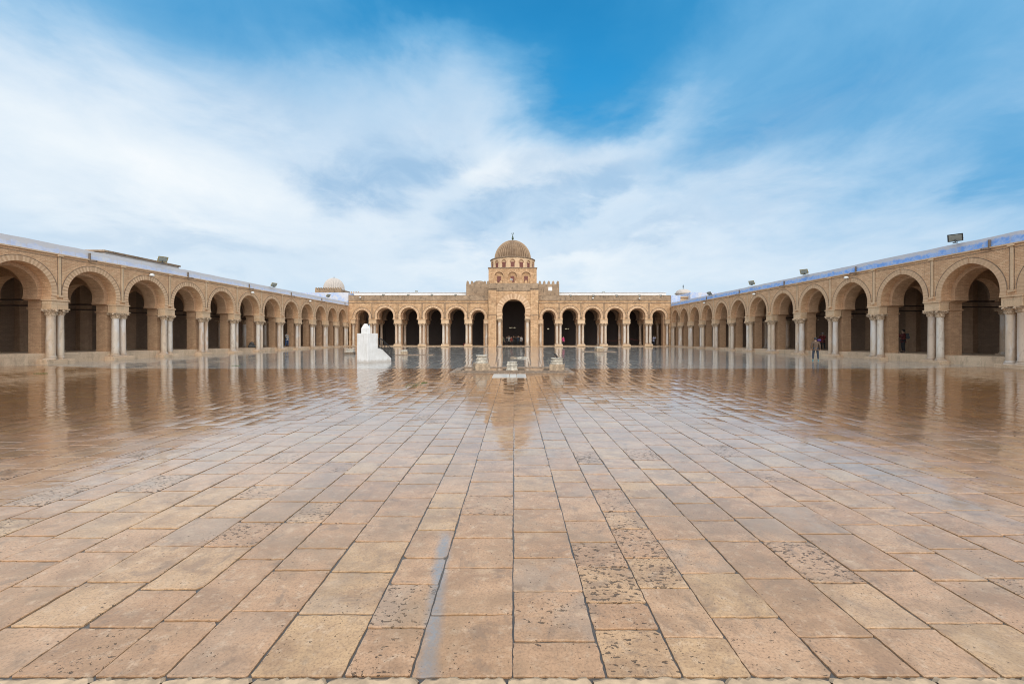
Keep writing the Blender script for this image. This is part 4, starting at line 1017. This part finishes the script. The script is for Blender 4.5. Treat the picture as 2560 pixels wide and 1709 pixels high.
# ------------------------------------------------------------------ people
SKIN = plain('skin', (.42, .26, .18), .55, vary=.05); HAIR = plain('hair_dark', (.02, .015, .012), .6)
def cloth(name, c): return plain(name, c, .85, vary=.15, nscale=18)
def skinned(name, verts, edges, radii, m, parent, levels=1):
    me = bpy.data.meshes.new(name); me.from_pydata(verts, edges, []); me.materials.append(m)
    o = bpy.data.objects.new(name, me); C.objects.link(o); o.parent = parent
    sk = o.modifiers.new('skin', 'SKIN'); sk.use_smooth_shade = True
    for i, r_ in enumerate(radii): me.skin_vertices[0].data[i].radius = r_ if isinstance(r_, tuple) else (r_, r_)
    for i in range(len(verts)): me.skin_vertices[0].data[i].use_root = (i == 0)
    sb_ = o.modifiers.new('sub', 'SUBSURF'); sb_.levels = sb_.render_levels = levels
    return o
def person(loc, face, h, label, top, legs, shoes, arms='down', hair=True, lean=0, extra=None, group=None, hood=None, stance=.10):
    """faces local -y at rotation 0; face = rotation in degrees"""
    o = empty('person', label, 'person', loc, R(face), group); k = h / 1.75
    S = lambda v: tuple(c * k for c in v)
    J = {'pel': (0, 0, .95), 'sp': (0, .01, 1.12), 'ch': (0, .02, 1.34), 'nk': (0, .0, 1.50), 'hd0': (0, -.015, 1.57), 'hd1': (0, -.01, 1.66), 'hd2': (0, .0, 1.73)}
    A = {}
    for sx, L_ in ((1, 'r'), (-1, 'l')):
        A[L_ + 'sh'] = (.19 * sx, .02, 1.42)
        if arms == 'down' or (arms == 'one' and sx > 0):
            A[L_ + 'el'] = (.26 * sx, .05, 1.14); A[L_ + 'wr'] = (.28 * sx, -.03, .88); A[L_ + 'hn'] = (.28 * sx, -.05, .80); fdir = (0, -.01, -1)
        else:
            A[L_ + 'el'] = (.27 * sx, -.14, 1.20); A[L_ + 'wr'] = (.12 * sx, -.30, 1.45); A[L_ + 'hn'] = (.085 * sx, -.32, 1.53); fdir = (-.4 * sx, -.1, .9)
        A[L_ + 'fd'] = fdir
        A[L_ + 'hp'] = (.10 * sx, 0, .90); A[L_ + 'kn'] = (.115 * sx + stance * .3 * sx, -.02, .50); A[L_ + 'an'] = (.10 * sx + stance * .7 * sx, .03, .09); A[L_ + 'to'] = (.11 * sx + stance * .8 * sx, -.12, .04)
    V = [J['pel'], J['sp'], J['ch'], J['nk'], J['hd0'], J['hd1'], J['hd2'], (0, -.105, 1.625)]; Rr = [.13, .12, .14, .055, .075, .088, .065, .014]
    E = [(0, 1), (1, 2), (2, 3), (3, 4), (4, 5), (5, 6), (5, 7)]
    def chain(a, pts, rs):
        p = a
        for v, r_ in zip(pts, rs): V.append(v); Rr.append(r_); E.append((p, len(V) - 1)); p = len(V) - 1
        return p
    for L_ in 'rl':
        hnd = chain(2, [A[L_ + 'sh'], A[L_ + 'el'], A[L_ + 'wr'], A[L_ + 'hn']], [.055, .042, .028, .036])
        hx, hy, hz = A[L_ + 'hn']; fx, fy, fz = A[L_ + 'fd']
        for q_, (off, ln) in enumerate(((-.028, .07), (-.010, .085), (.010, .08), (.028, .062))):
            chain(hnd, [(hx + fx * .04 + off * .2, hy + off, hz + fz * .045), (hx + fx * (.04 + ln), hy + off - .012, hz + fz * (.045 + ln))], [.011, .008])
        chain(hnd, [(hx - .02 * (1 if hx > 0 else -1), hy - .045, hz + fz * .01), (hx - .025 * (1 if hx > 0 else -1), hy - .06, hz + fz * .05)], [.012, .009])
        chain(0, [A[L_ + 'hp'], A[L_ + 'kn'], A[L_ + 'an'], A[L_ + 'to']], [.08, .055, .04, .035])
    skinned('body', [S(v) for v in V], E, [r_ * k for r_ in Rr], SKIN, o)
    # jacket
    V2 = [J['pel'], (0, .01, 1.12), (0, .02, 1.36), (0, .01, 1.475)]; R2 = [(.185, .145), (.165, .14), (.17, .135), (.075, .075)]; E2 = [(0, 1), (1, 2), (2, 3)]
    V2.append((0, 0, .84)); R2.append((.19, .15)); E2.append((0, 4))
    for L_ in 'rl':
        p = 2
        wr = A[L_ + 'wr']
        for v, r_ in ((A[L_ + 'sh'], .078), (A[L_ + 'el'], .062), (wr, .046)): V2.append(v); R2.append((r_, r_)); E2.append((p, len(V2) - 1)); p = len(V2) - 1
    skinned('jacket', [S(v) for v in V2], E2, [(a * k, b_ * k) for a, b_ in R2], top, o)
    V3 = [(0, .0, .93)]; R3 = [.13]; E3 = []
    for L_ in 'rl':
        p = 0
        for v, r_ in ((A[L_ + 'hp'], .105), (A[L_ + 'kn'], .078), ((A[L_ + 'an'][0], A[L_ + 'an'][1], .10), .062)): V3.append(v); R3.append(r_); E3.append((p, len(V3) - 1)); p = len(V3) - 1
    skinned('trousers', [S(v) for v in V3], E3, [r_ * k for r_ in R3], legs, o)
    for L_ in 'rl':
        a_, b_ = A[L_ + 'an'], A[L_ + 'to']
        skinned('shoe', [S((a_[0], a_[1] + .03, .05)), S((a_[0], a_[1] - .03, .055)), S((b_[0], b_[1] - .02, .04))], [(0, 1), (1, 2)], [.05 * k, .052 * k, .04 * k], shoes, o)
    hm = hood or (HAIR if hair else None)
    if hm:
        q = MB(); n = 16
        prof = [(.096, 1.60), (.108, 1.66), (.102, 1.72), (.07, 1.765), (.02, 1.785)]
        q.lathe([(r_ * k, z * k) for r_, z in prof], n, 0, .022 * k, mod=lambda t, z, kk: .80 if (math.sin(t) < -.55 and z < 1.70 * k) else 1)
        q.build('hair' if not hood else 'hat', hm, o, True)
    if extra == 'camera':
        q = MB(); q.box(-.07 * k, .07 * k, -.37 * k, -.29 * k, 1.55 * k, 1.65 * k); q.tube((0, -.37 * k, 1.60 * k), (0, -.46 * k, 1.60 * k), .035 * k, 10)
        c_ = q.build('camera_body', BLK, None); c_.name = 'camera_held'; c_.location = loc; c_.rotation_euler = (0, 0, R(face))
        tag(c_, 'small black camera held up by the man in the red jacket', 'camera')
    if extra == 'backpack':
        bp = empty('backpack', 'black backpack worn by the person in the dark red jacket', 'backpack', loc, R(face)); 
        q = MB(); q.box(-.15 * k, .15 * k, .14 * k, .32 * k, 1.05 * k, 1.48 * k); q.build('bag', BLK, bp, bevel=.04)
        q = MB(); q.box(-.11 * k, .11 * k, .322 * k, .37 * k, 1.10 * k, 1.28 * k); q.build('pocket', BLK, bp, bevel=.02)
    return o
BRN = cloth('jacket_brown', (.11, .07, .048)); NAVY = cloth('trousers_navy', (.03, .04, .06)); BLKC = cloth('cloth_black', (.02, .02, .024)); RED = cloth('jacket_red', (.20, .03, .03)); DRED = cloth('jacket_dark_red', (.09, .015, .015))
GREY = cloth('shirt_grey', (.36, .34, .32)); JEAN = cloth('jeans_blue', (.05, .10, .22)); TEAL = plain('shoes_teal', (.04, .28, .33), .6); PUR = cloth('scarf_purple', (.05, .02, .13)); PINK = cloth('coat_pink', (.50, .05, .16)); BLUW = cloth('shirt_pale_blue', (.40, .48, .68)); WHC = cloth('shirt_white', (.62, .60, .58)); ORG = cloth('coat_red', (.16, .03, .02)); KHA = cloth('coat_khaki', (.12, .11, .075))
Xp = (2039 - HX) / F * 29.6
person((Xp, 29.6, gz(Xp, 29.6)), 152, 1.62, 'person in a brown hooded jacket seen from behind on the wet paving', BRN, NAVY, TEAL, 'down', True, hood=None)
q = MB(); q.lathe([(.05, 0), (.13, .04), (.16, .10), (.12, .17), (.04, .20)], 14, mod=lambda t, z, k: 1 + .15 * math.sin(5 * t + k)); o_ = q.build('scarf', PUR, None, True, loc=(Xp + .17, 29.5, 1.37 + gz(Xp, 29.6))); o_.scale = (.85, .8, .8)
tag(o_, 'bright purple scarf bunched beside the head of the person in brown', 'scarf')
zr = lambda y: .66 - (y - 22) / 45 * .52; zl = lambda y: .80 - (y - 22) / 45 * .62
p_ = at(2057, 874, X=28.3); person((28.3, p_.y, zr(p_.y)), -60, 1.55, 'photographer in a red jacket and cap standing under the right arcade', RED, BLKC, BLKC, 'up', True, extra='camera', hood=cloth('cap_grey', (.35, .34, .33)))
p_ = at(2258, 876, X=27.6); person((27.6, p_.y, zr(p_.y)), -120, 1.62, 'person in a dark red jacket half hidden by a pier of the right arcade', DRED, BLKC, BLKC, 'up', True, extra='backpack')
p_ = at(717, 864, X=-27.9); person((-27.9, p_.y, zl(p_.y)), 70, 1.75, 'man in a pale grey shirt and blue jeans standing in the left arcade', GREY, JEAN, BLKC, 'one', True)
crowd = [(1257, 1.62, KHA, 'visitor in a khaki coat at the left side of the porch arch', 0, 'down'), (1266, 1.5, BLKC, 'visitor in black, second from the left under the porch arch', 20, 'down'),
         (1272.5, 1.72, GREY, 'tall visitor in a grey top under the porch arch', -30, 'one'), (1279, 1.55, ORG, 'visitor in a red coat in the middle of the porch group', 40, 'down'),
         (1284, 1.66, BLKC, 'visitor in dark clothes with arms raised in the porch group', 10, 'up'), (1290, 1.60, BLKC, 'visitor in dark clothes right of the centre of the porch arch', -10, 'down'),
         (1295, 1.70, NAVY, 'visitor in a navy top with raised hands under the porch arch', 30, 'up'), (1303, 1.68, WHC, 'visitor in a white shirt at the right side of the porch arch', -40, 'down')]
for i, (px, h, tp, lab, rz, arm) in enumerate(crowd):
    Y = 70.0 + .5 * (i % 3); person(((px - HX) * Y / F, Y, .055), rz, h, lab, tp, BLKC, WHC if i % 2 else BLKC, arm, True, group='visitors gathered under the porch arch')
Y = 68.9; person(((1408 - HX) * Y / F, Y, .055), 30, 1.62, 'visitor in a bright pink coat under the second arch right of the porch', PINK, BLKC, BLKC, 'down')
Y = 68.9; person(((1634 - HX) * Y / F, Y, .055), 100, 1.72, 'visitor in a pale blue shirt by the rope near the right end of the hall', BLUW, NAVY, BLKC, 'one')
q = MB(); q.lathe([(.16, 0), (.20, .1), (.17, .35), (.08, .45)], 12); o_ = q.build('waste_bin', ORG, None, True, loc=((1161 - HX) * 70 / F, 70, .055)); tag(o_, 'small red bin inside the fifth arch of the hall', 'bin')
# rope barrier inside the right bays of the hall
rp = empty('rope_barrier', 'dark red rope slung between the hall columns at the right', 'rope', (0, 68.6, 0))
q = MB(); pts = [(13.9 + 9.4 * t_ / 30, 0, 1.35 - .42 * math.sin(PI * ((t_ % 15) / 15))) for t_ in range(31)]
for a, b_ in zip(pts[:-1], pts[1:]): q.tube(a, b_, .03, 6)
q.build('rope', DRED, rp)
for k, x_ in enumerate((13.9, 18.6, 23.3)):
    q = MB(); q.lathe([(.16, .056), (.16, .08), (.03, .1), (.03, 1.35), (.05, 1.4), (.02, 1.44)], 12, x_, 0); q.build('post', BLK, rp, True)
